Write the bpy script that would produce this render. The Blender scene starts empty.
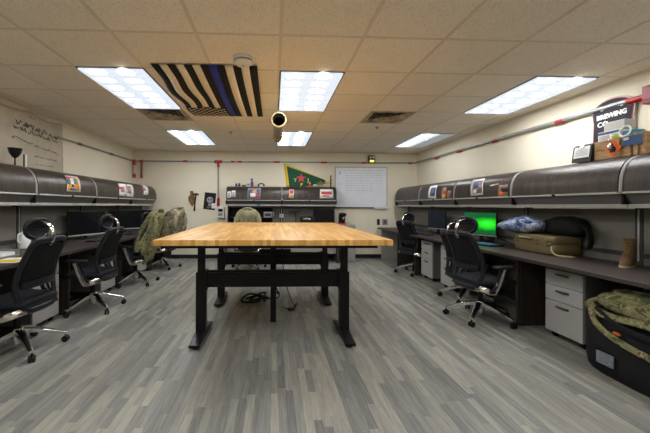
import bpy, math, random
from mathutils import Matrix, Vector
random.seed(7)
PI = math.pi
col = bpy.context.scene.collection
scene = bpy.context.scene

# ------------------------------------------------------------------ camera, world, exposure
CAM_H = 1.21
YAW, ROLL, FPX, CX, CY = 0.039, -0.0038, 325.13, 286.25, 205.65
cam_d = bpy.data.cameras.new('camera')
cam = bpy.data.objects.new('camera', cam_d)
col.objects.link(cam)
cam_d.sensor_width = 36.0
cam_d.sensor_fit = 'HORIZONTAL'
cam_d.lens = FPX / 650 * 36
cam_d.shift_x = (325 - CX) / 650
cam_d.shift_y = -(216.5 - CY) / 650
cam_d.clip_start = 0.05
cam.matrix_world = (Matrix.Translation((0, 0, CAM_H)) @ Matrix.Rotation(-YAW, 4, 'Z')
                    @ Matrix.Rotation(PI / 2, 4, 'X') @ Matrix.Rotation(-ROLL, 4, 'Z'))
scene.camera = cam
world = bpy.data.worlds.new('world')
scene.world = world
world.use_nodes = True
world.node_tree.nodes['Background'].inputs[0].default_value = (0.5, 0.55, 0.6, 1)
world.node_tree.nodes['Background'].inputs[1].default_value = 0.05
scene.view_settings.view_transform = 'Standard'
scene.view_settings.look = 'None'
scene.view_settings.gamma = 1
scene.view_settings.use_curve_mapping = False
scene.view_settings.exposure = 0.55
scene.cycles.max_bounces = 20
scene.cycles.diffuse_bounces = 14
LAMP = 36.0                                    # strength of the fluorescent lenses

# ------------------------------------------------------------------ room dimensions
XL, XR, YB, YF, ZC = -3.15, 3.36, 7.49, -1.75, 2.444
T = 0.61
GX = 0.0485                                    # x of ceiling grid line 0
GY = 2.365                                     # y of ceiling grid row 0


def ray(u, v):
    x = (u - CX) / FPX
    y = -(v - CY) / FPX
    c, s = math.cos(ROLL), math.sin(ROLL)
    x, y = c * x + s * y, -s * x + c * y
    c, s = math.cos(YAW), math.sin(YAW)
    return Vector((c * x + s, -s * x + c, y))


def onY(u, v, Y):
    r = ray(u, v); p = r * (Y / r.y); p.z += CAM_H; return p


def onX(u, v, X):
    r = ray(u, v); p = r * (X / r.x); p.z += CAM_H; return p


def onZ(u, v, Z):
    r = ray(u, v); p = r * ((Z - CAM_H) / r.z); p.z = Z; return p


def project(p):
    X, Y, Z = p[0], p[1], p[2] - CAM_H
    c, s = math.cos(YAW), math.sin(YAW)
    x, z = c * X - s * Y, s * X + c * Y
    if z < 0.05:
        return None
    return CX + FPX * x / z, CY - FPX * Z / z

# ------------------------------------------------------------------ materials


def new_mat(name):
    m = bpy.data.materials.new(name)
    m.use_nodes = True
    nt = m.node_tree
    return m, nt, nt.nodes['Principled BSDF']


def link(nt, a, b):
    nt.links.new(a, b)


def mix(nt, fac, a, b, blend='MIX'):
    n = nt.nodes.new('ShaderNodeMix')
    n.data_type = 'RGBA'
    n.blend_type = blend
    for i, val in ((0, fac), (6, a), (7, b)):
        if hasattr(val, 'links'):
            link(nt, val, n.inputs[i])
        elif i == 0:
            n.inputs[0].default_value = val
        else:
            n.inputs[i].default_value = (*val, 1)
    return n.outputs[2]


def ramp(nt, fac, stops, interp='LINEAR'):
    n = nt.nodes.new('ShaderNodeValToRGB')
    cr = n.color_ramp
    cr.interpolation = interp
    while len(cr.elements) < len(stops):
        cr.elements.new(0.5)
    for e, (p, c) in zip(cr.elements, stops):
        e.position = p
        e.color = (*c, 1) if len(c) == 3 else c
    link(nt, fac, n.inputs[0])
    return n.outputs[0]


def coords(nt, scale=(1, 1, 1), kind='Object', offset=None):
    tc = nt.nodes.new('ShaderNodeTexCoord')
    mp = nt.nodes.new('ShaderNodeMapping')
    mp.inputs['Scale'].default_value = scale
    link(nt, tc.outputs[kind], mp.inputs[0])
    if offset is not None:
        link(nt, offset, mp.inputs['Location'])
    return mp.outputs[0]


def noise(nt, vec, scale, detail=4, rough=0.6, out='Fac', dist=0.0):
    n = nt.nodes.new('ShaderNodeTexNoise')
    n.inputs['Scale'].default_value = scale
    n.inputs['Detail'].default_value = detail
    n.inputs['Roughness'].default_value = rough
    n.inputs['Distortion'].default_value = dist
    link(nt, vec, n.inputs['Vector'])
    return n.outputs[out]


def bump(nt, bsdf, h, strength=0.3, dist=0.01):
    b = nt.nodes.new('ShaderNodeBump')
    b.inputs['Strength'].default_value = strength
    b.inputs['Distance'].default_value = dist
    link(nt, h, b.inputs['Height'])
    link(nt, b.outputs[0], bsdf.inputs['Normal'])


def plain(name, c, rough=0.6, metal=0.0, var=0.12, scale=18, bmp=0.0, kind='Object'):
    m, nt, b = new_mat(name)
    v = coords(nt, kind=kind)
    f = noise(nt, v, scale, 5)
    lo = tuple(x * (1 - var) for x in c)
    hi = tuple(min(1, x * (1 + var)) for x in c)
    link(nt, ramp(nt, f, [(0.3, lo), (0.7, hi)]), b.inputs['Base Color'])
    b.inputs['Roughness'].default_value = rough
    b.inputs['Metallic'].default_value = metal
    if max(c) < 0.06 and not metal:
        b.inputs['Specular IOR Level'].default_value = 0.22
    if bmp:
        bump(nt, b, f, bmp, 0.01)
    return m


def emit_mat(name, c, strength):
    m, nt, b = new_mat(name)
    b.inputs['Base Color'].default_value = (*c, 1)
    b.inputs['Emission Color'].default_value = (*c, 1)
    b.inputs['Emission Strength'].default_value = strength
    return m


M = {}
M['wall'] = plain('painted_wall', (0.80, 0.748, 0.615), 0.75, var=0.03, scale=3, bmp=0.03)
M['baseboard'] = plain('rubber_baseboard', (0.02, 0.02, 0.022), 0.5)
M['black'] = plain('black_plastic', (0.010, 0.010, 0.011), 0.42, var=0.2)
M['black_metal'] = plain('black_powder_coat', (0.007, 0.007, 0.008), 0.35, var=0.2, scale=60)
M['mesh'] = plain('black_mesh_fabric', (0.006, 0.006, 0.007), 0.8, var=0.3, scale=300)
M['seat'] = plain('dark_seat_fabric', (0.010, 0.011, 0.015), 0.85, var=0.3, scale=200, bmp=0.2)
M['frame_plastic'] = plain('charcoal_frame_plastic', (0.014, 0.015, 0.019), 0.32, var=0.1)
M['chrome'] = plain('polished_chrome', (0.72, 0.70, 0.68), 0.16, 1.0, var=0.04)
M['grey_metal'] = plain('grey_painted_metal', (0.30, 0.30, 0.29), 0.45, var=0.04)
M['light_trim'] = plain('pale_grey_trim', (0.42, 0.42, 0.40), 0.4, var=0.05)
M['dark_grey'] = plain('dark_grey_metal', (0.05, 0.05, 0.05), 0.5, var=0.08)
M['valance'] = plain('valance_grey_metal', (0.125, 0.122, 0.115), 0.42, var=0.06)
M['ped'] = plain('pedestal_grey_enamel', (0.36, 0.355, 0.345), 0.42, var=0.03)
M['panel_fabric'] = plain('partition_fabric', (0.17, 0.165, 0.14), 0.9, var=0.12, scale=160, bmp=0.1)
M['white'] = plain('white_plastic', (0.78, 0.78, 0.76), 0.4, var=0.04)
M['paper'] = plain('white_paper', (0.80, 0.80, 0.80), 0.7, var=0.03)
M['red'] = plain('red_paint', (0.42, 0.02, 0.025), 0.4, var=0.1)
M['conduit'] = plain('galvanised_conduit', (0.33, 0.35, 0.34), 0.4, 0.4, var=0.1)
M['blue'] = plain('blue_plastic', (0.02, 0.07, 0.35), 0.4)
M['navy'] = plain('navy_label', (0.025, 0.08, 0.20), 0.5)
M['orange'] = plain('orange_print', (0.75, 0.13, 0.01), 0.5)
M['amber'] = plain('amber_print', (0.80, 0.33, 0.02), 0.5)
M['yellow'] = plain('yellow_cloth', (0.75, 0.55, 0.02), 0.7)
M['green_cloth'] = plain('green_cloth', (0.005, 0.085, 0.05), 0.8, bmp=0.1)
M['teal'] = plain('teal_print', (0.02, 0.20, 0.30), 0.5)
M['lime'] = plain('lime_print', (0.25, 0.38, 0.03), 0.5)
M['pink_red'] = plain('pink_red_print', (0.65, 0.06, 0.09), 0.6)
M['photo_blue'] = plain('blue_print', (0.05, 0.12, 0.30), 0.4, var=0.5, scale=40)
M['photo_mix'] = plain('purple_grey_print', (0.22, 0.17, 0.24), 0.4, var=0.9, scale=60)
M['photo_brown'] = plain('brown_print', (0.28, 0.15, 0.09), 0.4, var=0.7, scale=60)
M['leather'] = plain('brown_leather', (0.20, 0.09, 0.03), 0.5, var=0.4)
M['suede'] = plain('tan_suede', (0.17, 0.105, 0.05), 0.9, var=0.25, bmp=0.3)
M['tan_case'] = plain('tan_moulded_plastic', (0.17, 0.13, 0.055), 0.45, var=0.1)
M['tan_strap'] = plain('light_tan_strap', (0.50, 0.42, 0.24), 0.6)
M['duffel'] = plain('black_nylon', (0.009, 0.0095, 0.011), 0.7, var=0.3, scale=12, bmp=0.5)
M['patch_grey'] = plain('grey_label', (0.17, 0.19, 0.22), 0.5, var=0.3, scale=60)
M['olive'] = plain('olive_tube', (0.20, 0.185, 0.155), 0.6, var=0.2)
M['cord'] = plain('black_cord', (0.01, 0.01, 0.01), 0.5)
M['screen_off'] = plain('dark_glass_screen', (0.008, 0.008, 0.01), 0.12, var=0.1)
M['screen_reflection'] = plain('painted_reflection_screen', (0.035, 0.045, 0.065), 0.15)  # blue-grey reflection put into the screen colour
M['ink'] = plain('black_marker_ink', (0.03, 0.03, 0.04), 0.7)
M['ink_soft'] = plain('dried_black_ink', (0.10, 0.095, 0.09), 0.8)
M['ink_grey'] = plain('faded_marker_ink', (0.30, 0.31, 0.35), 0.7)
M['ink_green'] = plain('green_marker_ink', (0.2, 0.55, 0.45), 0.7)
M['banner'] = plain('unbleached_cloth', (0.50, 0.45, 0.36), 0.9, var=0.12, scale=5, bmp=0.2)
M['whiteboard'] = plain('whiteboard_enamel', (0.78, 0.82, 0.92), 0.2, var=0.04, scale=4)
M['flag_white'] = plain('white_flag_cloth', (0.86, 0.79, 0.67), 0.9, var=0.05)
M['flag_black'] = plain('black_flag_cloth', (0.02, 0.02, 0.017), 0.9, var=0.2)
M['flag_blue'] = plain('blue_flag_cloth', (0.012, 0.03, 0.36), 0.8, var=0.1)
M['bore'] = plain('dark_green_bore', (0.03, 0.05, 0.01), 0.5)
M['yellow_band'] = plain('yellow_band', (0.60, 0.52, 0.02), 0.5)
M['cream'] = plain('cream_rim', (0.70, 0.55, 0.32), 0.6)
M['khaki'] = plain('khaki_fleece', (0.34, 0.32, 0.20), 0.95, var=0.35, scale=26, bmp=0.8)
M['skin_tone'] = plain('peach_print', (0.65, 0.35, 0.22), 0.6)
M['t_bar'] = plain('ceiling_tee', (0.72, 0.66, 0.56), 0.6, var=0.04)
M['glass_dark'] = plain('smoked_goblet_glass', (0.012, 0.012, 0.015), 0.12)


def make_ceiling_tile():
    m, nt, b = new_mat('mineral_fibre_tile')
    oi = nt.nodes.new('ShaderNodeObjectInfo')
    v = coords(nt)
    f = noise(nt, v, 9, 8, 0.75)
    sp = noise(nt, v, 110, 3, 0.6)
    base = ramp(nt, f, [(0.25, (0.88, 0.825, 0.73)), (0.75, (0.94, 0.89, 0.80))])
    specks = ramp(nt, sp, [(0.33, (0.72, 0.68, 0.62)), (0.46, (1, 1, 1))])
    c = mix(nt, 1.0, base, specks, 'MULTIPLY')
    t = ramp(nt, oi.outputs['Random'], [(0, (0.95, 0.95, 0.95)), (1, (1, 1, 1))])
    link(nt, mix(nt, 1.0, c, t, 'MULTIPLY'), b.inputs['Base Color'])
    b.inputs['Roughness'].default_value = 0.95
    bump(nt, b, sp, 0.25, 0.004)
    return m


M['tile'] = make_ceiling_tile()


def make_plank(joined):
    m, nt, b = new_mat('vinyl_plank_rest' if joined else 'vinyl_plank')
    if joined:
        g = nt.nodes.new('ShaderNodeNewGeometry'); rnd = g.outputs['Random Per Island']
    else:
        g = nt.nodes.new('ShaderNodeObjectInfo'); rnd = g.outputs['Random']
    mul = nt.nodes.new('ShaderNodeMath'); mul.operation = 'MULTIPLY'
    mul.inputs[1].default_value = 37.0
    link(nt, rnd, mul.inputs[0])
    cmb = nt.nodes.new('ShaderNodeCombineXYZ')
    link(nt, mul.outputs[0], cmb.inputs[0]); link(nt, mul.outputs[0], cmb.inputs[1])
    v = coords(nt, (34, 2.2, 1), offset=cmb.outputs[0])
    f = noise(nt, v, 1.6, 8, 0.7, dist=0.6)
    c1 = ramp(nt, rnd, [(0.0, (0.165, 0.170, 0.165)), (0.3, (0.215, 0.218, 0.208)), (0.7, (0.275, 0.272, 0.248)),
                        (1.0, (0.35, 0.336, 0.29))])
    c2 = ramp(nt, f, [(0.3, (0.64, 0.65, 0.66)), (0.7, (1.24, 1.22, 1.18))])
    link(nt, mix(nt, 1.0, c1, c2, 'MULTIPLY'), b.inputs['Base Color'])
    r = ramp(nt, f, [(0.2, (0.50, 0.50, 0.50)), (0.8, (0.36, 0.36, 0.36))])
    link(nt, r, b.inputs['Roughness'])
    b.inputs['Specular IOR Level'].default_value = 0.5
    bump(nt, b, f, 0.08, 0.003)
    return m


M['plank'] = make_plank(False)
M['plank_rest'] = make_plank(True)


def make_laminate(name, axis, dark=(0.013, 0.009, 0.008), light=(0.066, 0.050, 0.041), rough=0.36):
    """dark wood-grain laminate, grain along the given axis"""
    m, nt, b = new_mat(name)
    sc = [26, 26, 26]; sc['xyz'.index(axis)] = 1.3
    v = coords(nt, tuple(sc))
    f = noise(nt, v, 1.5, 7, 0.65, dist=0.3)
    link(nt, ramp(nt, f, [(0.3, dark), (0.72, light)]), b.inputs['Base Color'])
    b.inputs['Roughness'].default_value = rough
    bump(nt, b, f, 0.06, 0.003)
    return m


M['door_wood'] = make_laminate('walnut_door_laminate', 'z')
M['top_wood'] = make_laminate('walnut_worktop_laminate', 'y', (0.026, 0.018, 0.017), (0.075, 0.056, 0.050), 0.42)


def make_butcher():
    m, nt, b = new_mat('maple_butcher_block')
    v = coords(nt)
    br = nt.nodes.new('ShaderNodeTexBrick')
    mp = nt.nodes.new('ShaderNodeMapping')
    mp.inputs['Rotation'].default_value = (0, 0, PI / 2)
    link(nt, v, mp.inputs[0]); link(nt, mp.outputs[0], br.inputs['Vector'])
    br.inputs['Scale'].default_value = 1.0
    br.inputs['Brick Width'].default_value = 0.46
    br.inputs['Row Height'].default_value = 0.030
    br.inputs['Mortar Size'].default_value = 0.0006
    br.inputs['Color1'].default_value = (0, 0, 0, 1)
    br.inputs['Color2'].default_value = (1, 1, 1, 1)
    br.inputs['Mortar'].default_value = (0.2, 0.2, 0.2, 1)
    v2 = coords(nt, (30, 1.6, 30))
    f = noise(nt, v2, 1.5, 6, 0.6, dist=0.4)
    c = ramp(nt, br.outputs['Color'], [(0, (0.54, 0.27, 0.062)), (0.5, (0.66, 0.37, 0.105)), (1, (0.77, 0.49, 0.175))])
    g = ramp(nt, f, [(0.25, (0.80, 0.76, 0.70)), (0.75, (1.1, 1.1, 1.1))])
    link(nt, mix(nt, 1.0, c, g, 'MULTIPLY'), b.inputs['Base Color'])
    b.inputs['Roughness'].default_value = 0.36
    b.inputs['Specular IOR Level'].default_value = 0.35
    return m


M['butcher'] = make_butcher()


def make_crate():
    m, nt, b = new_mat('rough_pine')
    v = coords(nt, (20, 2, 20))
    f = noise(nt, v, 2.0, 8, 0.7, dist=0.8)
    link(nt, ramp(nt, f, [(0.2, (0.14, 0.07, 0.03)), (0.5, (0.40, 0.25, 0.12)), (0.8, (0.58, 0.42, 0.25))]),
         b.inputs['Base Color'])
    b.inputs['Roughness'].default_value = 0.8
    bump(nt, b, f, 0.3, 0.004)
    return m


M['pine'] = make_crate()


def make_camo(name, cols, s=9):
    m, nt, b = new_mat(name)
    v = coords(nt, (1, 1, 1.5))
    a = noise(nt, v, s, 3, 0.55, dist=1.2)
    v2 = coords(nt, (1.3, 1, 1.1))
    c2 = noise(nt, v2, s * 1.7, 3, 0.6, dist=0.8)
    base = ramp(nt, a, [(0.0, cols[0]), (0.42, cols[1]), (0.50, cols[2]), (0.60, cols[3])], 'CONSTANT')
    over = ramp(nt, c2, [(0, (0, 0, 0)), (0.60, (1, 1, 1))], 'CONSTANT')
    link(nt, mix(nt, over, base, cols[4]), b.inputs['Base Color'])
    b.inputs['Roughness'].default_value = 0.95
    f = noise(nt, v, 14, 6, 0.7)
    bump(nt, b, f, 0.5, 0.02)
    return m


M['camo_green'] = make_camo('green_camouflage_cloth', [(0.075, 0.09, 0.03), (0.16, 0.17, 0.065), (0.24, 0.22, 0.11), (0.10, 0.07, 0.035), (0.33, 0.30, 0.18)])
M['camo_tan'] = make_camo('tan_camouflage_cloth', [(0.12, 0.11, 0.06), (0.25, 0.22, 0.14), (0.34, 0.30, 0.21), (0.13, 0.075, 0.04), (0.42, 0.37, 0.28)])


def make_lens():
    m, nt, b = new_mat('prismatic_lens')
    v = coords(nt, (1, 1, 1))
    waves = []
    for dr, sc_, ph_ in (('X', 1.16, 0.6), ('Y', 1.55, 0.9)):
        ck = nt.nodes.new('ShaderNodeTexWave')
        ck.wave_type = 'BANDS'; ck.bands_direction = dr
        ck.inputs['Scale'].default_value = sc_
        ck.inputs['Distortion'].default_value = 0.8
        ck.inputs['Detail Scale'].default_value = 2.0
        ck.inputs['Phase Offset'].default_value = ph_
        link(nt, v, ck.inputs['Vector']); waves.append(ck.outputs['Fac'])
    mx = nt.nodes.new('ShaderNodeMath'); mx.operation = 'MULTIPLY'
    link(nt, waves[0], mx.inputs[0]); link(nt, waves[1], mx.inputs[1])
    hot = ramp(nt, mx.outputs[0], [(0.20, (0.0130, 0.0147, 0.0170)), (0.34, (0.0170, 0.0180, 0.0190)), (0.50, (0.6, 0.63, 0.66)), (0.8, (1.0, 0.98, 0.94))])
    link(nt, hot, b.inputs['Emission Color'])
    b.inputs['Emission Strength'].default_value = LAMP
    b.inputs['Base Color'].default_value = (0.3, 0.32, 0.34, 1)
    return m


M['lens'] = make_lens()
M['lens_dim'] = emit_mat('dim_glow_half_lens', (0.35, 0.37, 0.40), 0.35)  # weak emission given to the switched-off half of the lens
M['fixture_trim'] = plain('fixture_trim', (0.10, 0.07, 0.05), 0.5)


def make_green_screen():
    m, nt, b = new_mat('green_lit_screen')
    v = coords(nt, (1, 1, 1), 'Object')
    sep = nt.nodes.new('ShaderNodeSeparateXYZ'); link(nt, v, sep.inputs[0])
    vm = nt.nodes.new('ShaderNodeVectorMath'); vm.operation = 'MULTIPLY'
    vm.inputs[1].default_value = (1.0, 1.0, 5.0)
    link(nt, v, vm.inputs[0])
    n = noise(nt, vm.outputs[0], 5, 3, 0.6, dist=0.4)
    # glow centred on the right of the screen
    sub = nt.nodes.new('ShaderNodeVectorMath'); sub.operation = 'SUBTRACT'
    sub.inputs[1].default_value = (0.13, 0.0, 0.0)
    link(nt, v, sub.inputs[0])
    sc = nt.nodes.new('ShaderNodeVectorMath'); sc.operation = 'MULTIPLY'
    sc.inputs[1].default_value = (2.6, 0.0, 7.5)
    link(nt, sub.outputs[0], sc.inputs[0])
    ln = nt.nodes.new('ShaderNodeVectorMath'); ln.operation = 'LENGTH'
    link(nt, sc.outputs[0], ln.inputs[0])
    ad = nt.nodes.new('ShaderNodeMath'); ad.operation = 'MULTIPLY_ADD'
    ad.inputs[1].default_value = 0.55
    link(nt, n, ad.inputs[0]); link(nt, ln.outputs[1], ad.inputs[2])
    c = ramp(nt, ad.outputs[0], [(0.22, (0.05, 0.85, 0.30)), (0.42, (0.02, 0.80, 0.01)), (0.75, (0.005, 0.38, 0.008)), (1.0, (0.0, 0.08, 0.02))])
    link(nt, c, b.inputs['Emission Color'])
    b.inputs['Emission Strength'].default_value = 1.0
    b.inputs['Base Color'].default_value = (0, 0.01, 0, 1)
    b.inputs['Roughness'].default_value = 0.3
    return m


M['green_screen'] = make_green_screen()
M['exit_glow'] = emit_mat('emergency_lamp_glow', (1.0, 0.8, 0.15), 0.8)

# ------------------------------------------------------------------ mesh builder


class MB:
    def __init__(self):
        self.v = []; self.f = []

    def add(self, vs, fs):
        n = len(self.v)
        self.v += [tuple(p) for p in vs]
        self.f += [tuple(i + n for i in f) for f in fs]
        return self

    def box(self, x0, x1, y0, y1, z0, z1, mat=None):
        vs = [Vector((x, y, z)) for z in (z0, z1) for y in (y0, y1) for x in (x0, x1)]
        if mat is not None:
            vs = [mat @ p for p in vs]
        return self.add(vs, [(0, 2, 3, 1), (4, 5, 7, 6), (0, 1, 5, 4), (2, 6, 7, 3), (0, 4, 6, 2), (1, 3, 7, 5)])

    def cbox(self, c, s, mat=None):
        return self.box(c[0] - s[0] / 2, c[0] + s[0] / 2, c[1] - s[1] / 2, c[1] + s[1] / 2, c[2] - s[2] / 2, c[2] + s[2] / 2, mat)

    def rings(self, rings, closed_ring=True, cap=True, loop=False):
        n = len(rings[0]); vs = []
        for r in rings: vs += r
        fs = []
        m = len(rings)
        for i in range(m if loop else m - 1):
            a, b = i * n, ((i + 1) % m) * n
            for j in range(n if closed_ring else n - 1):
                k = (j + 1) % n
                fs.append((a + j, a + k, b + k, b + j))
        if cap and not loop:
            fs.append(tuple(range(n - 1, -1, -1)))
            fs.append(tuple((m - 1) * n + j for j in range(n)))
        return self.add(vs, fs)

    def tube(self, pts, r, n=10, flat=1.0, up=None, loop=False, pw=1.0):
        """swept tube; r number or list; flat squashes along the 'up' direction"""
        pts = [Vector(p) for p in pts]
        m = len(pts)
        rs = r if isinstance(r, (list, tuple)) else [r] * m
        rings = []; prev = None
        for i, p in enumerate(pts):
            a = pts[(i - 1) % m] if (loop or i > 0) else p
            b = pts[(i + 1) % m] if (loop or i < m - 1) else p
            t = (b - a)
            t = t.normalized() if t.length > 1e-9 else Vector((0, 0, 1))
            ref = Vector(up) if up is not None else (prev if prev is not None else (Vector((0, 0, 1)) if abs(t.z) < 0.9 else Vector((0, 1, 0))))
            s = t.cross(ref)
            if s.length < 1e-6: s = t.cross(Vector((1, 0, 0)))
            s.normalize()
            u = s.cross(t).normalized(); prev = u
            ring = []
            for j in range(n):
                an = 2 * PI * (j + 0.5) / n
                ca, sa = math.cos(an), math.sin(an)
                if pw != 1.0:
                    ca = math.copysign(abs(ca) ** pw, ca); sa = math.copysign(abs(sa) ** pw, sa)
                ring.append(p + s * (ca * rs[i]) + u * (sa * rs[i] * flat))
            rings.append(ring)
        return self.rings(rings, loop=loop)

    def cyl(self, p0, p1, r0, r1=None, n=14):
        return self.tube([p0, p1], [r0, r0 if r1 is None else r1], n)

    def lathe(self, prof, c=(0, 0, 0), n=20, mat=None, cap=True):
        rings = []
        for r, z in prof:
            ring = [Vector((c[0] + r * math.cos(2 * PI * j / n), c[1] + r * math.sin(2 * PI * j / n), c[2] + z)) for j in range(n)]
            if mat is not None: ring = [mat @ p for p in ring]
            rings.append(ring)
        return self.rings(rings, cap=cap)

    def grid(self, fn, nu, nv, thick=None):
        vs = [Vector(fn(i / nu, j / nv)) for i in range(nu + 1) for j in range(nv + 1)]
        fs = [(i * (nv + 1) + j, (i + 1) * (nv + 1) + j, (i + 1) * (nv + 1) + j + 1, i * (nv + 1) + j + 1) for i in range(nu) for j in range(nv)]
        return self.add(vs, fs)

    def prism(self, poly, d, mat=None):
        """poly: list of 3D points; extruded by vector d"""
        d = Vector(d); a = [Vector(p) for p in poly]; b = [p + d for p in a]; n = len(a)
        if mat is not None:
            a = [mat @ p for p in a]; b = [mat @ p for p in b]
        return self.add(a + b, [tuple(range(n - 1, -1, -1)), tuple(range(n, 2 * n))] + [(i, (i + 1) % n, n + (i + 1) % n, n + i) for i in range(n)])

    def pillow(self, c, s, e=2.6, nu=16, nv=10, mat=None, wob=0.0, seed=0):
        """superellipsoid cushion"""
        rings = []
        rnd = random.Random(seed)
        ph = [rnd.uniform(0, 6.28) for _ in range(6)]
        for i in range(nv + 1):
            a = -PI / 2 + PI * i / nv
            ca, sa = math.cos(a), math.sin(a)
            cr = abs(ca) ** (2 / e); z = math.copysign(abs(sa) ** (2 / e), sa)
            ring = []
            for j in range(nu):
                b_ = 2 * PI * j / nu
                cb, sb = math.cos(b_), math.sin(b_)
                w = 1 + wob * (math.sin(3 * b_ + ph[0] + 2 * a) + math.sin(5 * b_ + ph[1] - 3 * a) + 0.7 * math.sin(8 * b_ + ph[2] + 5 * a)) * 0.4
                p = Vector((c[0] + s[0] / 2 * cr * math.copysign(abs(cb) ** (2 / e), cb) * w,
                            c[1] + s[1] / 2 * cr * math.copysign(abs(sb) ** (2 / e), sb) * w, c[2] + s[2] / 2 * z * (w if z > 0 else 1)))
                if mat is not None: p = mat @ p
                ring.append(p)
            rings.append(ring)
        return self.rings(rings)

    def mesh(self, name, smooth=None):
        me = bpy.data.meshes.new(name)
        me.from_pydata(self.v, [], self.f)
        me.validate(clean_customdata=False)
        me.update()
        if smooth is not None:
            me.shade_smooth()
            if smooth < 179: me.set_sharp_from_angle(angle=math.radians(smooth))
        return me

    def build(self, name, mat, parent=None, smooth=35, bevel=0.0, world=False, label=None, solid=0.0, subsurf=0):
        if world and parent is not None:
            inv = abs_matrix(parent).inverted()
            self.v = [tuple(inv @ Vector(p)) for p in self.v]
        me = self.mesh(name, smooth)
        me.materials.append(M[mat] if isinstance(mat, str) else mat)
        o = bpy.data.objects.new(name, me)
        col.objects.link(o)
        o.parent = parent
        if solid:
            s = o.modifiers.new('solid', 'SOLIDIFY'); s.thickness = solid; s.offset = 0
        if bevel:
            b = o.modifiers.new('bevel', 'BEVEL'); b.width = bevel; b.segments = 2
            b.limit_method = 'ANGLE'; b.angle_limit = math.radians(40)
        if subsurf:
            s = o.modifiers.new('sub', 'SUBSURF'); s.levels = subsurf; s.render_levels = subsurf
        if label: o['label'] = label
        return o


def abs_matrix(o):
    m = Matrix.Translation(o.location) @ o.rotation_euler.to_matrix().to_4x4()
    return abs_matrix(o.parent) @ m if o.parent else m


def thing(name, label, cat, loc=(0, 0, 0), rz=0.0, group=None):
    o = bpy.data.objects.new(name, None)
    o.empty_display_size = 0.1
    col.objects.link(o)
    o.location = loc
    o.rotation_euler = (0, 0, rz)
    o['label'] = label; o['category'] = cat
    if group: o['group'] = group
    return o


def tag(o, label, cat, group=None):
    o['label'] = label; o['category'] = cat
    if group: o['group'] = group
    return o


def structure(o):
    o['kind'] = 'structure'
    return o


KIDS = {}


def kids(o):
    return [c for c in bpy.data.objects if c.parent == o]


def copy_tree(o, loc=None, rz=None, label=None, parent=None):
    c = o.copy()
    col.objects.link(c)
    if parent is not None: c.parent = parent
    if loc is not None: c.location = loc
    if rz is not None: c.rotation_euler = (0, 0, rz)
    if label: c['label'] = label
    for ch in kids(o):
        copy_tree(ch, parent=c)
    return c


def text_mesh(body, size, mat_name, name, parent, M4, depth=0.002, bold=0.0):
    cu = bpy.data.curves.new(name, 'FONT')
    cu.body = body; cu.size = size; cu.extrude = depth; cu.align_x = 'CENTER'; cu.align_y = 'CENTER'; cu.offset = bold
    cu.resolution_u = 2
    tmp = bpy.data.objects.new('tmp_text', cu); col.objects.link(tmp)
    dg = bpy.context.evaluated_depsgraph_get()
    me = bpy.data.meshes.new_from_object(tmp.evaluated_get(dg))
    bpy.data.objects.remove(tmp); bpy.data.curves.remove(cu)
    me.name = name
    mm = M4
    if parent is not None: mm = abs_matrix(parent).inverted() @ M4
    me.transform(mm)
    me.materials.clear(); me.materials.append(M[mat_name])
    o = bpy.data.objects.new(name, me); col.objects.link(o); o.parent = parent
    return o


def frame_mat(origin, right, up):
    r = Vector(right).normalized(); u = Vector(up).normalized(); n = r.cross(u)
    m = Matrix.Identity(4)
    for i in range(3):
        m[i][0] = r[i]; m[i][1] = u[i]; m[i][2] = n[i]; m[i][3] = origin[i]
    return m

# ================================================================== THE ROOM


structure(MB().box(XL - 0.1, XL, YF, YB + 0.1, 0, ZC + 0.05).build('wall_left', 'wall', smooth=None))
structure(MB().box(XR, XR + 0.1, YF, YB + 0.1, 0, ZC + 0.05).build('wall_right', 'wall', smooth=None))
structure(MB().box(XL, XR, YB, YB + 0.1, 0, ZC + 0.05).build('wall_back', 'wall', smooth=None))
structure(MB().box(XL - 0.1, XR + 0.1, YF - 0.1, YF, 0, ZC + 0.05).build('wall_front', 'wall', smooth=None))
structure(MB().box(XL, XR, YB - 0.012, YB, 0, 0.088).build('baseboard_back', 'baseboard', smooth=None))
structure(MB().box(XL, XL + 0.012, YF, YB, 0, 0.088).build('baseboard_left', 'baseboard', smooth=None))
structure(MB().box(XR - 0.012, XR, YF, YB, 0, 0.088).build('baseboard_right', 'baseboard', smooth=None))

# floor: subfloor slab and vinyl strips laid along the room
floor = structure(MB().box(XL - 0.1, XR + 0.1, YF - 0.1, YB + 0.1, -0.08, -0.004).build('floor', 'dark_grey', smooth=None))
PW = 0.049
planks = []
x = XL
lens_set = [0.28, 0.38, 0.50, 0.62, 0.78]
while x < XR - 0.005:
    y = YF - random.random() * 0.5
    while y < YB:
        L = random.choice(lens_set)
        y1 = y + L
        if y1 > YF:
            planks.append((x, min(x + PW, XR), y, min(y1, YB), L))
        y = y1
    x += PW
scored = []
for p in planks:
    cxp, cyp = (p[0] + p[1]) / 2, (p[2] + p[3]) / 2
    q = project((cxp, cyp, 0))
    s = 0
    if q and -10 < q[0] < 660 and q[1] < 445 and cyp > 1.5:
        full = abs((p[3] - p[2]) - p[4]) < 1e-6 and abs(p[1] - p[0] - PW) < 1e-6 and p[2] > YF
        # px area
        s = (PW / cyp) * (p[4] / cyp ** 2) if full else 0
    scored.append((s, p))
scored.sort(key=lambda t: -t[0])
pm = {}
for L in lens_set:
    mb = MB().box(0.0004, PW - 0.0004, 0.0005, L - 0.0005, -0.004, 0.0)
    me = mb.mesh('plank'); me.materials.append(M['plank']); pm[L] = me
rest = MB()
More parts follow.
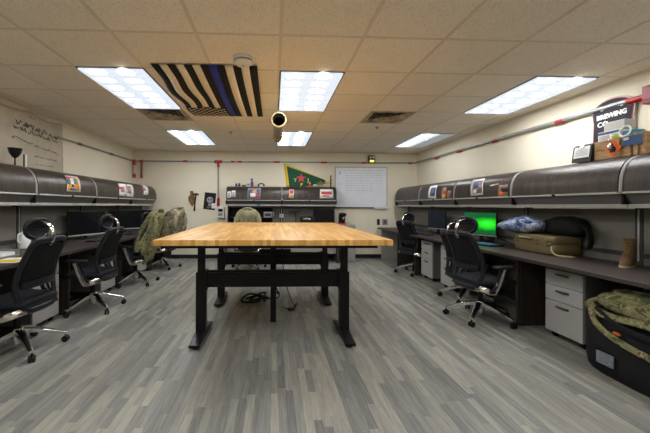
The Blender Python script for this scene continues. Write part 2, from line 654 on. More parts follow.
for i, (s, p) in enumerate(scored):
    if i < 299 and s > 0:
        o = bpy.data.objects.new('plank', pm[p[4]])
        col.objects.link(o); o.parent = floor; o.location = (p[0], p[2], 0)
    else:
        rest.box(p[0] + 0.0004, p[1] - 0.0004, p[2] + 0.0005, p[3] - 0.0005, -0.004, 0.0)
ro = rest.build('floor_planks', 'plank_rest', floor, smooth=None)
ro['kind'] = 'stuff'

# ceiling: slab, tee grid, tiles; lights and vents take the place of tiles
ceiling = structure(MB().box(XL - 0.1, XR + 0.1, YF - 0.1, YB + 0.1, ZC + 0.05, ZC + 0.12).build('ceiling', 'wall', smooth=None))
gridx = [XL] + [GX + T * k for k in range(-5, 6)] + [XR]
gy0 = GY - T * 7
ROWS = [gy0 + T * j for j in range(0, 16)]
gridy = [YF] + [y for y in ROWS if YF < y < YB] + [YB]
DROP = 0.018        # lens bowls lowered below the tees so their glowing sides brighten the ceiling
LIGHTS = {}      # (k, j) start cell -> two cells deep


def cell(k, j):
    return GX + T * k, GY + T * j


light_cells = [(-3, 1), (0, 1), (4, 1), (-3, 5), (0, 5), (4, 5), (-3, -3), (0, -3), (4, -3)]
vent_cells = [(-3, 3), (2, 3), (0, -5)]
skip = set()
for k, j in light_cells: skip |= {(k, j), (k, j + 1)}
for k, j in vent_cells: skip.add((k, j))
tile_meshes = {}
for i in range(len(gridx) - 1):
    for jn in range(len(gridy) - 1):
        x0, x1, y0, y1 = gridx[i], gridx[i + 1], gridy[jn], gridy[jn + 1]
        kk = round((x0 - GX) / T) if i > 0 else -6
        jj = round((y0 - GY) / T) if jn > 0 else -99
        if (kk, jj) in skip: continue
        key = (round(x1 - x0, 4), round(y1 - y0, 4))
        if key not in tile_meshes:
            w, d = key
            mb = MB()
            e, t = 0.011, 0.016
            z0 = 0.006
            # bevelled tegular edge
            a = [(e, e, z0), (w - e, e, z0), (w - e, d - e, z0), (e, d - e, z0)]
            b = [(0.004, 0.004, z0 + 0.004), (w - 0.004, 0.004, z0 + 0.004), (w - 0.004, d - 0.004, z0 + 0.004), (0.004, d - 0.004, z0 + 0.004)]
            c = [(p[0], p[1], z0 + t) for p in b]
            mb.rings([[Vector(p) for p in a], [Vector(p) for p in b], [Vector(p) for p in c]])
            me = mb.mesh('ceiling_tile'); me.materials.append(M['tile']); tile_meshes[key] = me
        o = bpy.data.objects.new('ceiling_tile', tile_meshes[key])
        col.objects.link(o); o.parent = ceiling; o.location = (x0, y0, ZC)
tb = MB()
for xg in gridx[1:-1]: tb.box(xg - 0.012, xg + 0.012, YF, YB, ZC + 0.003, ZC + 0.028)
for yg in gridy[1:-1]: tb.box(XL, XR, yg - 0.012, yg + 0.012, ZC + 0.0036, ZC + 0.0275)
tb.build('ceiling_grid', 't_bar', ceiling, smooth=None)
ed = MB()
ed.box(XL, XL + 0.022, YF, YB, ZC + 0.001, ZC + 0.02).box(XR - 0.022, XR, YF, YB, ZC + 0.001, ZC + 0.02)
ed.box(XL, XR, YB - 0.022, YB, ZC, ZC + 0.02).box(XL, XR, YF, YF + 0.022, ZC, ZC + 0.02)
ed.build('edge_angle', 't_bar', ceiling, smooth=None)

LN = {(-3, 1): 'large fluorescent ceiling light left of the striped ceiling flag',
      (0, 1): 'large fluorescent ceiling light right of the striped flag, near the hanging tube',
      (4, 1): 'large fluorescent ceiling light over the right-hand desks',
      (-3, 5): 'small distant fluorescent ceiling light beyond the left dirty vent',
      (0, 5): 'distant fluorescent ceiling light partly behind the hanging tube',
      (4, 5): 'distant half-lit fluorescent ceiling light near the far right corner'}
for (k, j) in light_cells:
    x0, y0 = cell(k, j)
    t = thing('ceiling_light', LN.get((k, j), {-3: 'left fluorescent ceiling light above and behind the viewpoint', 0: 'middle fluorescent ceiling light above and behind the viewpoint', 4: 'right fluorescent ceiling light above and behind the viewpoint'}[k]), 'light', (x0 + T / 2, y0 + T, ZC + 0.003), 0, 'recessed ceiling lights')
    w, d = T / 2, T
    fr = MB()
    e = 0.018
    for a in ((-w + .002, -w + e, -d + .002, d - .002), (w - e, w - .002, -d + .002, d - .002), (-w + e, w - e, -d + .002, -d + e), (-w + e, w - e, d - e, d - .002)):
        fr.box(a[0], a[1], a[2], a[3], -0.004, 0.02)
    fr.build('frame', 'fixture_trim', t, smooth=None)
    half = (k, j) == (4, 5)

    def lensgrid(xa, xb, nx, ny, nm, mt):
        mb = MB()
        ya, yb = -d + e, d - e
        for a in range(nx):
            for b in range(ny):
                xx0, xx1 = xa + (xb - xa) * a / nx, xa + (xb - xa) * (a + 1) / nx
                yy0, yy1 = ya + (yb - ya) * b / ny, ya + (yb - ya) * (b + 1) / ny
                c = ((xx0 + xx1) / 2, (yy0 + yy1) / 2, 0.012)
                zb = -DROP
                c = ((xx0 + xx1) / 2, (yy0 + yy1) / 2, zb + .008)
                vs = [(xx0, yy0, zb), (xx1, yy0, zb), (xx1, yy1, zb), (xx0, yy1, zb), c]
                mb.add(vs, [(1, 0, 4), (2, 1, 4), (3, 2, 4), (0, 3, 4)])
        zt = 0.004
        vs = [(xa, ya, zt), (xb, ya, zt), (xb, yb, zt), (xa, yb, zt), (xa, ya, -DROP), (xb, ya, -DROP), (xb, yb, -DROP), (xa, yb, -DROP)]
        mb.add(vs, [(0, 1, 5, 4), (1, 2, 6, 5), (2, 3, 7, 6), (3, 0, 4, 7)])  # emissive side walls, added to throw light along the ceiling
        return mb.build(nm, mt, t, smooth=None)
    if half:
        lensgrid(-w + e, 0.02, 4, 12, 'lens', 'lens')
        o = lensgrid(0.03, w - e, 4, 12, 'lens', 'lens_dim'); o['label'] = 'grey half of the lens with a faint glow added'
        lv = MB()
        for q in range(12):
            yy = -d + e + (q + 0.5) * (2 * d - 2 * e) / 12
            lv.box(0.03, w - e, yy - 0.004, yy + 0.004, -0.003, 0.004)
        lv.build('louvre', 'grey_metal', t, smooth=None)
    else:
        lensgrid(-w + e, w - e, 6, 12, 'lens', 'lens')
for (k, j) in vent_cells:
    x0, y0 = cell(k, j)
    nm = {(-3, 3): 'dusty square ceiling vent beyond the large left light', (2, 3): 'dusty ceiling vent right of the middle light'}.get((k, j), 'ceiling vent behind the camera')
    t = thing('ceiling_vent', nm, 'vent', (x0 + T / 2, y0 + T / 2, ZC + 0.003), 0, 'ceiling vents')
    V = plain('dusty_vent_metal', (0.40, 0.35, 0.27), 0.8, var=0.75, scale=7)
    h = T / 2
    MB().rings([[Vector((sx * s, sy * s, z)) for sx, sy in ((-1, -1), (1, -1), (1, 1), (-1, 1))] for s, z in ((h - .003, 0), (h - .05, -0.004), (h - .09, 0.014), (h - .10, 0.03))], cap=False).build('face_plate', V, t, smooth=None)
    for s in (0.17, 0.115, 0.06):
        MB().rings([[Vector((sx * q, sy * q, z)) for sx, sy in ((-1, -1), (1, -1), (1, 1), (-1, 1))] for q, z in ((s + 0.035, -0.006), (s + 0.033, -0.004), (s - 0.005, 0.022), (s - 0.002, 0.024))], cap=False).build('louvre_ring', V, t, smooth=None)
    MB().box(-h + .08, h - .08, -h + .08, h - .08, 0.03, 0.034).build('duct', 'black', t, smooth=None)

# ================================================================== CONDUITS


def conduit_run(name, label, pts, reds, r=0.017, axis=None, group='red-banded conduits'):
    t = thing(name, label, 'pipe', pts[0], 0, group)
    MB().tube(pts, r, 10).build('pipe', 'conduit', t, world=True)
    for c, half in reds:
        c = Vector(c); a = Vector(axis)
        MB().cyl(c - a * half, c + a * half, r * 1.22, n=12).build('coupling', 'red', t, world=True)
    return t


zc = 2.205
t = conduit_run('conduit', 'long conduit with red couplings high on the left wall', [(XL + .02, onX(57, 137, XL + .02).y, zc - .01), (XL + .02, YB - .02, zc - .01)],
                [((XL + .02, onX(79.6, 143.6, XL + .02).y, zc - .01), .05), ((XL + .02, onX(111, 153.8, XL + .02).y, zc - .01), .06)], axis=(0, 1, 0))
Yw = YB - 0.02
conduit_run('conduit', 'long conduit with red couplings high across the back wall', [(XL + .06, Yw, zc + .003), (XR - .05, Yw, zc + .012)],
            [((onY(u, 162, Yw).x, Yw, zc + .008), h) for u, h in ((185.5, .05), (232.7, .04), (239.8, .05), (276.5, .075), (323.7, .07), (363.6, .05), (410, .045))], axis=(1, 0, 0))
XRw = XR - 0.036
conduit_run('conduit', 'thick conduit with red couplings running along the right wall', [(XRw, 0.2, zc - .01), (XRw, YB - .03, zc + .02)],
            [((XRw, onX(u, v, XRw).y, zc - .005), h) for u, v, h in ((560, 121, .05), (495, 140, .045), (459, 151, .045), (437, 157.7, .06))] + [((XRw, 2.86, zc - .007), .07)], r=0.022, axis=(0, 1, 0))
t = thing('fire_alarm_box', 'dark red box on the right wall conduit at the frame edge', 'box', (XR - .03, 2.70, zc))
M['dark_red'] = plain('dark_red_enamel', (0.24, 0.008, 0.03), 0.45)
MB().box(XR - 0.09, XR, 2.62, 2.77, zc - .085, zc + .075).build('housing', 'dark_red', t, world=True, bevel=.006)
MB().box(XR - 0.098, XR - .09, 2.65, 2.74, zc - .05, zc + .04).build('cover', 'dark_red', t, world=True, bevel=.003)
# drop by the back-left corner
t = thing('wall_pipe', 'short red and white pipe hanging in the far left corner', 'pipe', (XL + .05, 7.36, 1.82))
MB().cyl((0, 0, .08), (0, 0, .28), .022).build('sleeve', 'light_trim', t)
MB().cyl((0, 0, 0), (0, 0, .08), .034).build('cap', 'red', t)
MB().cyl((0, 0, .28), (0, 0, .40), .036).build('cap', 'red', t)
t = thing('wall_pipe', 'shadow of the corner pipe shaped as a brown-red pipe on the back wall', 'pipe', (XL + .17, YB - .03, 1.85))
MB().cyl((0, 0, 0), (0, 0, .30), .022).build('sleeve', 'leather', t)  # brown solid in place of the corner pipe's shadow
MB().cyl((0, 0, .30), (0, 0, .38), .03).build('cap', 'red', t)
MB().cyl((0, 0, -.03), (0, 0, .03), .028).build('cap', 'red', t)
# drop to the wall control
t = thing('conduit', 'vertical conduit dropping to a white control box on the back wall', 'pipe', (-1.26, Yw, 1.18), 0)
MB().cyl((0, 0, 0), (0, 0, 1.03), .02, n=10).build('pipe', 'conduit', t)
MB().cyl((0, 0, .02), (0, 0, .2), .032, n=12).build('coupling', 'red', t)
MB().cyl((-.09, 0, 1.03), (.09, 0, 1.03), .033, n=12).build('tee_fitting', 'red', t)
MB().cyl((0, 0, .9), (0, 0, 1.02), .028, n=12).build('coupling', 'red', t)
t = thing('wall_control_box', 'white control box on the back wall below the red-banded drop', 'box', (-1.20, YB - .03, .90))
MB().box(-.09, .08, -.035, .03, .03, .28).build('housing', 'white', t, bevel=.008)
MB().box(-.055, .045, -.042, -.035, .17, .23).build('display', 'screen_off', t, bevel=.002)
MB().box(-.05, .04, -.041, -.035, .07, .14).build('button_pad', 'grey_metal', t, bevel=.002)

# ================================================================== BACK WALL ITEMS
t = thing('whiteboard', 'large whiteboard with handwriting on the back wall', 'whiteboard', (2.03, YB, 1.17))
MB().box(-.60, .60, -.022, 0, .01, .93).build('board', 'whiteboard', t, smooth=None)
fr = MB()
for a in ((-.61, .61, -.028, 0, .925, .945), (-.61, -.595, -.028, 0, .0, .93), (.595, .61, -.028, 0, .0, .93)): fr.box(*a)
fr.build('frame', 'light_trim', t, smooth=None)
MB().box(-.61, .30, -.045, 0, -.01, .012).build('marker_tray', 'dark_grey', t, smooth=None, bevel=.003)
rnd = random.Random(3)
for row in range(9):
    mb = MB()
    zz = .86 - row * .058
    xs = -.44 + rnd.uniform(0, .08)
    end = .50 - (0.2 if row > 5 else 0) - rnd.uniform(0, .12)
    x = xs
    while x < end:
        wl = rnd.uniform(.04, .10)
        n = int(wl / .008)
        pts = [(x + .008 * q, -.0235, zz + rnd.uniform(-.011, .011)) for q in range(n + 1)]
        mb.tube(pts, .0032, 4)
        x += wl + rnd.uniform(.012, .03)
    mb.build('handwriting', 'ink_grey', t, smooth=None)
MB().box(-.505, -.49, -.024, -.021, .77, .83).build('number', 'ink', t, smooth=None)
mb = MB()
for q in range(3): mb.tube([(-.55 + .05 * s, -.0235, .57 - q * .02 + .008 * math.sin(s * 3)) for s in range(3)], .003, 4)
mb.build('handwriting', 'ink_green', t, smooth=None)
fb = MB()
for a in ((.42, .50, .42), (.42, .50, .52), ): fb.box(a[0], a[1], -.0235, -.0215, a[2], a[2] + .002)
fb.box(.42, .422, -.0235, -.0215, .42, .52).box(.498, .50, -.0235, -.0215, .42, .52)
fb.build('drawn_box', 'ink_grey', t, smooth=None)
t = thing('paper_tray', 'white paper holder below the right corner of the whiteboard', 'holder', (2.50, YB - .03, 1.145))
MB().box(-.15, .13, -.03, .03, 0, .01).box(-.15, .13, -.035, -.028, 0, .06).build('tray', 'white', t, smooth=None, bevel=.002)
t = thing('emergency_light', 'small dark emergency light with yellow glow above the whiteboard', 'light', (2.265, YB, 2.27))
MB().box(-.075, .075, -.07, 0, -.07, .11).build('housing', 'dark_grey', t, bevel=.008)
for s in (-.035, .035): MB().lathe([(.028, 0), (.03, .012), (.02, .02)], mat=Matrix.Translation((s, -.07, .06)) @ Matrix.Rotation(PI / 2, 4, 'X'), n=14).build('lamp_head', 'light_trim', t)
MB().box(-.05, .05, -.078, -.07, -.05, .0).build('lens', 'exit_glow', t, bevel=.004)
for u, lab in ((378.3, 'narrow grey wall plate right of the whiteboard, the left one'), (384.8, 'square grey outlet plate on the back wall, the right one')):
    p = onY(u, 222, YB)
    w = .035 if u < 380 else .065
    t = thing('wall_plate', lab, 'outlet', (p.x, YB, p.z), 0, 'wall plates')
    MB().box(-w, w, -.01, 0, -.07, .07).build('plate', 'dark_grey' if u < 380 else 'grey_metal', t, bevel=.004)
    MB().box(-w * .5, w * .5, -.013, -.008, -.035, -.008).build('socket', 'black', t, smooth=None)
    MB().box(-w * .5, w * .5, -.013, -.008, .008, .035).build('socket', 'black', t, smooth=None)
# black poster with pale figure
t = thing('poster', 'small black poster with a pale skull-like face on the back wall', 'poster', (-1.46, YB, 1.10), 0)
MB().prism([(-.145, -.008, .03), (.115, -.008, .0), (.15, -.008, .385), (-.105, -.008, .41)], (0, .008, 0)).build('sheet', 'flag_black', t, smooth=None)
MB().pillow((.01, -.010, .235), (.15, .006, .14), 2.2).build('face', 'ink_grey', t)
MB().prism([(-.035, -.014, .15), (.05, -.014, .15), (.04, -.014, .10), (-.025, -.014, .10)], (0, .006, 0)).build('jaw', 'ink_grey', t, smooth=None)
for s in (-.022, .042): MB().pillow((s, -.0135, .24), (.032, .004, .03), 2).build('eye_socket', 'flag_black', t)
mb = MB()
for q in range(3): mb.box(-.06, .09, -.0095, -.008, .05 + q * .014, .055 + q * .014)
mb.build('printed_line', 'ink_grey', t, smooth=None)
tag(MB().box(-1.41, -1.30, YB - .02, YB - .016, 1.14, 1.26).build('notice', 'paper', smooth=None), 'small white paper note beside the black poster', 'paper')
# hammer and leather holster
t = thing('leather_holster', 'brown leather holster hanging on the back wall', 'holster', (-1.86, YB, 1.10))
MB().prism([(-.04, -.02, .44), (.03, -.02, .44), (.04, -.02, .36), (.07, -.02, .3), (.06, -.02, .15), (.01, -.02, .08), (-.03, -.02, .14), (-.075, -.02, .2), (-.08, -.02, .30), (-.035, -.02, .35)], (0, .02, 0)).build('pouch', 'leather', t, smooth=None, bevel=.006)
MB().box(-.03, .02, -.028, -.018, .2, .24).build('buckle', 'chrome', t, bevel=.003)
t = thing('hammer', 'small black hammer hanging beside the brown leather holster', 'hammer', (-1.80, YB - .02, 1.08))
MB().tube([(0, 0, 0), (.01, 0, .15), (.035, 0, .38)], [.022, .016, .012], 8).build('handle', 'black', t)
MB().tube([(-.05, 0, .375), (.02, 0, .39), (.07, 0, .39), (.10, 0, .36)], [.012, .02, .018, .008], 8).build('head', 'dark_grey', t)

# ================================================================== OVERHEAD CABINETS
DH, DZ0 = 0.31, 1.33            # door height, lip height


def prof(n=14, dx=0.37):
    """door section from lip (front, low) to the back of the top; x outwards = distance from the lip"""
    out = []
    for i in range(n + 1):
        a = PI / 2 * i / n
        out.append((0.27 * (1 - math.cos(a) ** 0.74), DH * math.sin(a) ** 0.66))
    out.append((dx, DH))
    return out


PR = prof()


def overhead_unit(label, W, group, with_lock=True):
    """unit in local frame: x along the run 0..W, y backwards from the lip, z from the underside (z 0 = 1.20)"""
    t = thing('overhead_cabinet', label, 'cabinet', (0, 0, 0), 0, group)
    z0 = 0.13
    g = 0.004
    # carcass: side panels and back, bottom
    side = [(0.008, z0 + 0.0)] + [(y + 0.012, z + z0 - 0.010) for y, z in PR[1:]] + [(0.37, 0.02), (0.10, 0.02), (0.075, 0.03)]
    for xx in (0.0, W - 0.018):
        MB().prism([(xx, y, z) for y, z in side], (0.018, 0, 0)).build('side_panel', 'dark_grey', t, smooth=None)
    # curved door (shell with thickness)
    outer = [(y, z + z0) for y, z in PR[:-3]]
    inner = [(y + 0.011, z + z0 - 0.003) for y, z in PR[:-3]]
    ring = outer + inner[::-1]
    dr = MB().rings([[Vector((xx, y, z)) for y, z in ring] for xx in (0.020 + g, W - 0.020 - g)]).build('door', 'door_wood', t, smooth=40)
    MB().box(0.02 + g, W - .02 - g, -0.012, 0.006, z0 - 0.014, z0 + 0.002).build('handle_lip', 'light_trim', dr, smooth=None, bevel=.002)
    if with_lock:
        MB().lathe([(.012, 0), (.012, .012), (.009, .016)], n=12, mat=Matrix.Translation((W / 2, -0.012, z0 - 0.006)) @ Matrix.Rotation(PI / 2, 4, 'X')).build('lock', 'black', dr)
    # top strip
    top = [(y, z + z0 - 0.001) for y, z in PR[-4:]]
    topi = [(y, z - 0.012) for y, z in top]
    MB().rings([[Vector((xx, y, z)) for y, z in top + topi[::-1]] for xx in (0.018, W - .018)]).build('top_panel', 'valance', t, smooth=40)
    # edge trims between units: curved pale strips proud of the door
    for xx in (0.002, W - 0.009):
        a = [(y - 0.002, z + z0 + 0.001) for y, z in PR]
        b = [(y + 0.012, z + z0 - 0.012) for y, z in PR]
        MB().rings([[Vector((q, y, z)) for y, z in a + b[::-1]] for q in (xx, xx + 0.007)]).build('edge_trim', 'light_trim', t, smooth=40)
    # body below the door
    MB().prism([(0.004, 0.022, z0 - .014), (0.004, 0.37, z0 - .014), (0.004, 0.37, 0.035), (0.004, 0.075, 0.035)], (W - .008, 0, 0)).build('valance', 'valance', t, smooth=None)
    MB().box(.004, W - .004, 0.062, 0.10, 0.0, 0.034).build('lower_rail', 'light_trim', t, smooth=None, bevel=.004)
    MB().box(.004, W - .004, 0.10, 0.37, 0.012, 0.034).build('bottom_panel', 'dark_grey', t, smooth=None)
    # small black bracket at the joint
    MB().box(-0.006, 0.008, 0.014, 0.07, 0.03, z0 - 0.012).build('bracket', 'black', t, smooth=None)
    return t


W0 = 1.22
U = overhead_unit('dark curved overhead cabinet', W0, 'overhead cabinets')


def place_unit(loc, rz, label, group, first=[True]):
    o = copy_tree(U, loc, rz, label) if not first[0] else U
    if first[0]:
        U.location = loc; U.rotation_euler = (0, 0, rz); U['label'] = label; first[0] = False
    o['group'] = group
    return o


XLF, XRF, YBF = -2.60, 2.80, 7.12      # lip planes of the three runs
# right run: facing -X.  local x -> -Y, local y -> +X : rotation -90
right_seams = [7.40, 6.18, 4.96, 3.74, 2.52, 1.30]
rl = ['dark curved overhead cabinet at the far end of the right wall', 'right-wall overhead cabinet with the blue photo and the doll sticker',
      'right-wall overhead cabinet above the green screen, with a framed picture', 'right-wall overhead cabinet above the tan case',
      'nearest right-wall overhead cabinet cut by the frame, right of the crate']
for i in range(5):
    place_unit((XRF, right_seams[i], 1.20), -PI / 2, rl[i], 'overhead cabinets on the right wall')
left_seams = [7.34, 6.12, 4.90, 3.68, 2.46]
ll = ['dark overhead cabinet at the far end of the left wall, narrow card on it', 'left-wall overhead cabinet with two white pictures',
      'left-wall overhead cabinet with the orange eagle picture', 'nearest left-wall overhead cabinet, under the black goblet']
for i in range(4):
    # facing +X: local x -> +Y, local y -> -X : rotation +90
    place_unit((XLF, left_seams[i + 1], 1.20), PI / 2, ll[i], 'overhead cabinets on the left wall')
bl = ['left dark overhead cabinet on the back wall, with a blue portrait sticker', 'right dark overhead cabinet on the back wall, below the green flag']
for i in range(2):
    place_unit((-1.04 + W0 * i, YBF, 1.20), 0, bl[i], 'overhead cabinets on the back wall')


def door_point(side, u, v, off=0.003):
    """point on the curved door seen at pixel u,v"""
    best = None
    r = ray(u, v)
    for i in range(0, 401):
        a = i / 400 * (len(PR) - 4)
        k = int(a); f = a - k
        k2 = min(k + 1, len(PR) - 1)
        y = PR[k][0] * (1 - f) + PR[k2][0] * f
        z = PR[k][1] * (1 - f) + PR[k2][1] * f + DZ0
        if side == 'B':
            p = r * ((YBF + y - off) / r.y)
        elif side == 'R':
            p = r * ((XRF + y - off) / r.x)
        else:
            p = r * ((XLF - y + off) / r.x)
        e = abs(p.z + CAM_H - z)
        if best is None or e < best[0]:
            best = (e, Vector((p.x, p.y, p.z + CAM_H)), a)
    return best


def door_patch(side, quad, nm, mat, parent, off=0.003, nv=5):
    """sheet stuck on the curved door; quad: tl,tr,br,bl pixels"""
    tl, tr, br, bl_ = quad

    def surf(a, along):
        k = int(min(a, len(PR) - 2)); f = a - k
        y = PR[k][0] * (1 - f) + PR[k + 1][0] * f
        z = PR[k][1] * (1 - f) + PR[k + 1][1] * f + DZ0
        if side == 'B': return Vector((along, YBF + y - off, z + off * .3))
        if side == 'R': return Vector((XRF + y - off, along, z + off * .5))
        return Vector((XLF - y + off, along, z + off * .5))
    ax = 0 if side == 'B' else 1
    P = [door_point(side, *q, off) for q in (tl, tr, br, bl_)]

    def fn(s, t):
        a = (P[0][2] * (1 - s) + P[1][2] * s) * (1 - t) + (P[3][2] * (1 - s) + P[2][2] * s) * t
        al = (P[0][1][ax] * (1 - s) + P[1][1][ax] * s) * (1 - t) + (P[3][1][ax] * (1 - s) + P[2][1][ax] * s) * t
        return surf(a, al)
    return MB().grid(fn, 3, nv).build(nm, mat, parent, world=True, solid=0.0015, smooth=60)


def sticker(side, quad, label, base, inner, cat='picture', name='picture', group=None):
    c = door_point(side, *quad[3])[1]
    t = thing(name, label, cat, c, 0, group)
    door_patch(side, quad, 'sheet', base, t)
    for i, (q, nm, mt) in enumerate(inner):
        tl, tr, br, bl_ = [Vector(p) for p in quad]

        def at(s, tt):
            return (tl * (1 - s) + tr * s) * (1 - tt) + (bl_ * (1 - s) + br * s) * tt
        s0, t0, s1, t1 = q
        door_patch(side, [at(s0, t0), at(s1, t0), at(s1, t1), at(s0, t1)], nm, mt, t, off=0.005 + i * 0.0012)
    return t


sticker('L', [(64.6, 175.3), (77, 176.8), (80.5, 192), (66.8, 191.4)], 'orange picture of a white and blue eagle on a left-wall cabinet', 'paper',
        [((.08, .08, .92, .93), 'orange_ground', 'amber'), ((.1, .08, .55, .2), 'red_banner', 'pink_red'), ((.12, .22, .34, .55), 'blue_wing', 'teal'), ((.64, .2, .86, .52), 'blue_wing', 'teal'),
         ((.38, .15, .62, .62), 'eagle_body', 'paper'), ((.44, .55, .6, .72), 'dark_talon', 'ink'), ((.3, .8, .7, .93), 'blue_ribbon', 'blue')])
sticker('L', [(117.6, 183.2), (125, 183.8), (126.2, 196.2), (119.2, 195.5)], 'white poster with red print on left-wall cabinet, the left one of two', 'paper',
        [((.15, .28, .8, .5), 'red_print', 'pink_red'), ((.3, .52, .9, .72), 'dark_print', 'photo_mix')], group='pictures on the left cabinets')
sticker('L', [(126, 184.3), (131.5, 184.8), (133.3, 197), (126.6, 196.5)], 'white poster with a grey figure on left-wall cabinet, the right one of two', 'paper',
        [((.15, .15, .8, .75), 'grey_print', 'photo_mix'), ((.4, .3, .7, .5), 'peach_spot', 'skin_tone')], group='pictures on the left cabinets')
sticker('L', [(139.8, 184.2), (144, 184.8), (148.2, 195), (143.5, 194.8)], 'narrow tilted card at the far end of the left cabinets', 'paper',
        [((.1, .3, .9, .6), 'dark_print', 'photo_mix'), ((.3, .35, .7, .5), 'red_print', 'pink_red')], group='pictures on the left cabinets')
sticker('R', [(430.8, 186.2), (438, 185.2), (436, 198.6), (428, 198.2)], 'white-framed photo with blue figure on the second right-wall cabinet', 'paper', [((.18, .15, .82, .82), 'photo', 'photo_blue'), ((.35, .3, .6, .6), 'figure', 'photo_mix')])
sticker('R', [(442.5, 188), (447, 187.5), (446.5, 199), (441.5, 199)], 'doll-shaped sticker with red and yellow dress on a right-wall cabinet', 'photo_brown', [((.35, .0, .8, .3), 'face', 'skin_tone'), ((.3, .3, .8, .55), 'red_top', 'pink_red'), ((.1, .6, .7, .95), 'yellow_skirt', 'amber')], cat='sticker', name='sticker')
sticker('R', [(447.5, 191), (451.3, 190.6), (450.6, 198.4), (447, 198.6)], 'small dark brown photo right of the doll sticker', 'photo_brown', [((.2, .2, .8, .5), 'dark_print', 'photo_mix')], cat='photo', name='photo')
sticker('R', [(473.3, 180), (485, 178.6), (483, 195), (470.8, 196)], 'large white-framed colour picture above the green screen', 'paper', [((.12, .1, .9, .86), 'photo', 'photo_mix'), ((.2, .2, .5, .5), 'blue_figure', 'photo_blue'), ((.55, .45, .85, .7), 'red_figure', 'photo_brown'), ((.15, .65, .4, .84), 'white_spot', 'paper')])
sticker('R', [(489.5, 185.2), (498, 183.6), (498.6, 184.6), (491, 186.4)], 'thin white and orange feather-like sticker on a right-wall cabinet', 'paper', [((.5, .1, .95, .9), 'orange_tip', 'skin_tone')], cat='sticker', name='sticker')
sticker('R', [(499, 185.6), (507.6, 184.6), (507.6, 196.5), (498, 197)], 'brown and black photo at the left edge of the cabinet seam, right wall', 'photo_brown', [((.3, .25, 1, .6), 'dark_shape', 'ink'), ((.1, .6, .5, .9), 'orange_spot', 'orange')], cat='photo', name='photo')
sticker('B', [(227.5, 191.6), (231, 191.4), (230.9, 197.6), (227.2, 197.8)], 'white card at the left end of the back cabinet', 'paper', [((.2, .2, .8, .8), 'print', 'light_trim')], group='white cards')
sticker('B', [(231.8, 190.6), (235.6, 190.6), (235.4, 196.8), (231.4, 196.9)], 'second white card on the back cabinet, right of the first', 'paper', [((.2, .2, .8, .8), 'print', 'light_trim')], group='white cards')
sticker('B', [(247.8, 188.3), (261, 188.3), (260.4, 198.8), (247.4, 198.6)], 'blue portrait picture with pale border on the left back cabinet', 'light_trim', [((.08, .1, .92, .88), 'blue_ground', 'photo_blue'), ((.35, .12, .68, .5), 'head', 'skin_tone'), ((.2, .5, .6, .85), 'white_shoulder', 'paper'), ((.6, .55, .88, .85), 'red_detail', 'pink_red')])
sticker('B', [(289.3, 189.5), (293.8, 189.5), (293.6, 198), (288.8, 198)], 'small label sticker in red and cream on the right back cabinet', 'paper', [((.1, .1, .9, .5), 'red_band', 'pink_red'), ((.1, .6, .9, .95), 'amber_band', 'amber')], cat='sticker', name='sticker')
sticker('B', [(320, 189.2), (333, 189.4), (333.4, 198.4), (319.8, 198.4)], 'white sign with red lettering on the right back cabinet', 'paper', [((.1, .25, .9, .55), 'red_lettering', 'pink_red'), ((.2, .65, .7, .8), 'red_lettering', 'pink_red')], cat='sign', name='sign')
t = tag(MB().lathe([(.03, 0), (.032, .006), (.028, .012)], n=18, mat=Matrix.Translation(onY(258.6, 204, YBF + .045)) @ Matrix.Rotation(PI / 2, 4, 'X')).build('round_sticker', 'blue'), 'blue round disc on the rail below the left back cabinet', 'sticker')

# ================================================================== PARTITIONS, WORKTOPS, SUPPORTS
PXR, PXL, PYB = 3.12, -2.92, 7.40
DZ = 0.716


def partition(name, label, pts_along, axis, x, outward, y0):
    """upright fabric panels along a run, each with its frame"""


def panel_run(side, seams, group):
    for i in range(len(seams) - 1):
        a, b = sorted((seams[i], seams[i + 1]))
        if side == 'R': loc, rz = (PXR, b, 0), -PI / 2
        elif side == 'L': loc, rz = (PXL, a, 0), PI / 2
        else: loc, rz = (a, PYB, 0), 0
        w = b - a
        t = thing('partition_panel', {'R': 'grey fabric partition panel behind the right desks', 'L': 'grey fabric partition panel behind the left desks', 'B': 'grey fabric partition panel behind the back desk'}[side], 'partition', loc, rz, group)
        MB().box(.03, w - .03, .008, .052, .09, 1.19).build('fabric_panel', 'panel_fabric', t, smooth=None)
        MB().box(.0, .03, .0, .06, .0, 1.20).box(w - .03, w, 0, .06, 0, 1.20).box(.03, w - .03, .0, .06, .0, .09).build('panel_frame', 'dark_grey', t, smooth=None)
        MB().box(.03, w - .03, -.004, .02, DZ + .06, DZ + .10).build('cable_rail', 'dark_grey', t, smooth=None)
        MB().box(-.004, .008, -.006, .0, DZ + .03, 1.19).build('edge_strip', 'light_trim', t, smooth=None)


panel_run('R', [7.44, 6.34, 5.12, 3.90, 2.66, 1.44], 'partition panels, right')
panel_run('L', [7.34, 6.29, 5.07, 3.85, 2.63, 1.6], 'partition panels, left')
panel_run('B', [-1.04, .18, 1.40], 'partition panels, back')


def worktop(label, x0, x1, y0, y1, front):
    t = thing('worktop', label, 'desk', ((x0 + x1) / 2, (y0 + y1) / 2, DZ - .032))
    top = MB().box(x0, x1, y0, y1, DZ - .030, DZ).build('top', 'top_wood', t, world=True, smooth=None, bevel=.003)
    e = MB()
    if front == 'L': e.box(x0 - .004, x0, y0, y1, DZ - .031, DZ - .002)
    elif front == 'R': e.box(x1, x1 + .004, y0, y1, DZ - .031, DZ - .002)
    else: e.box(x0, x1, y0 - .004, y0, DZ - .031, DZ - .002)
    e.build('edge_band', 'top_wood', t, world=True, smooth=None)
    return t


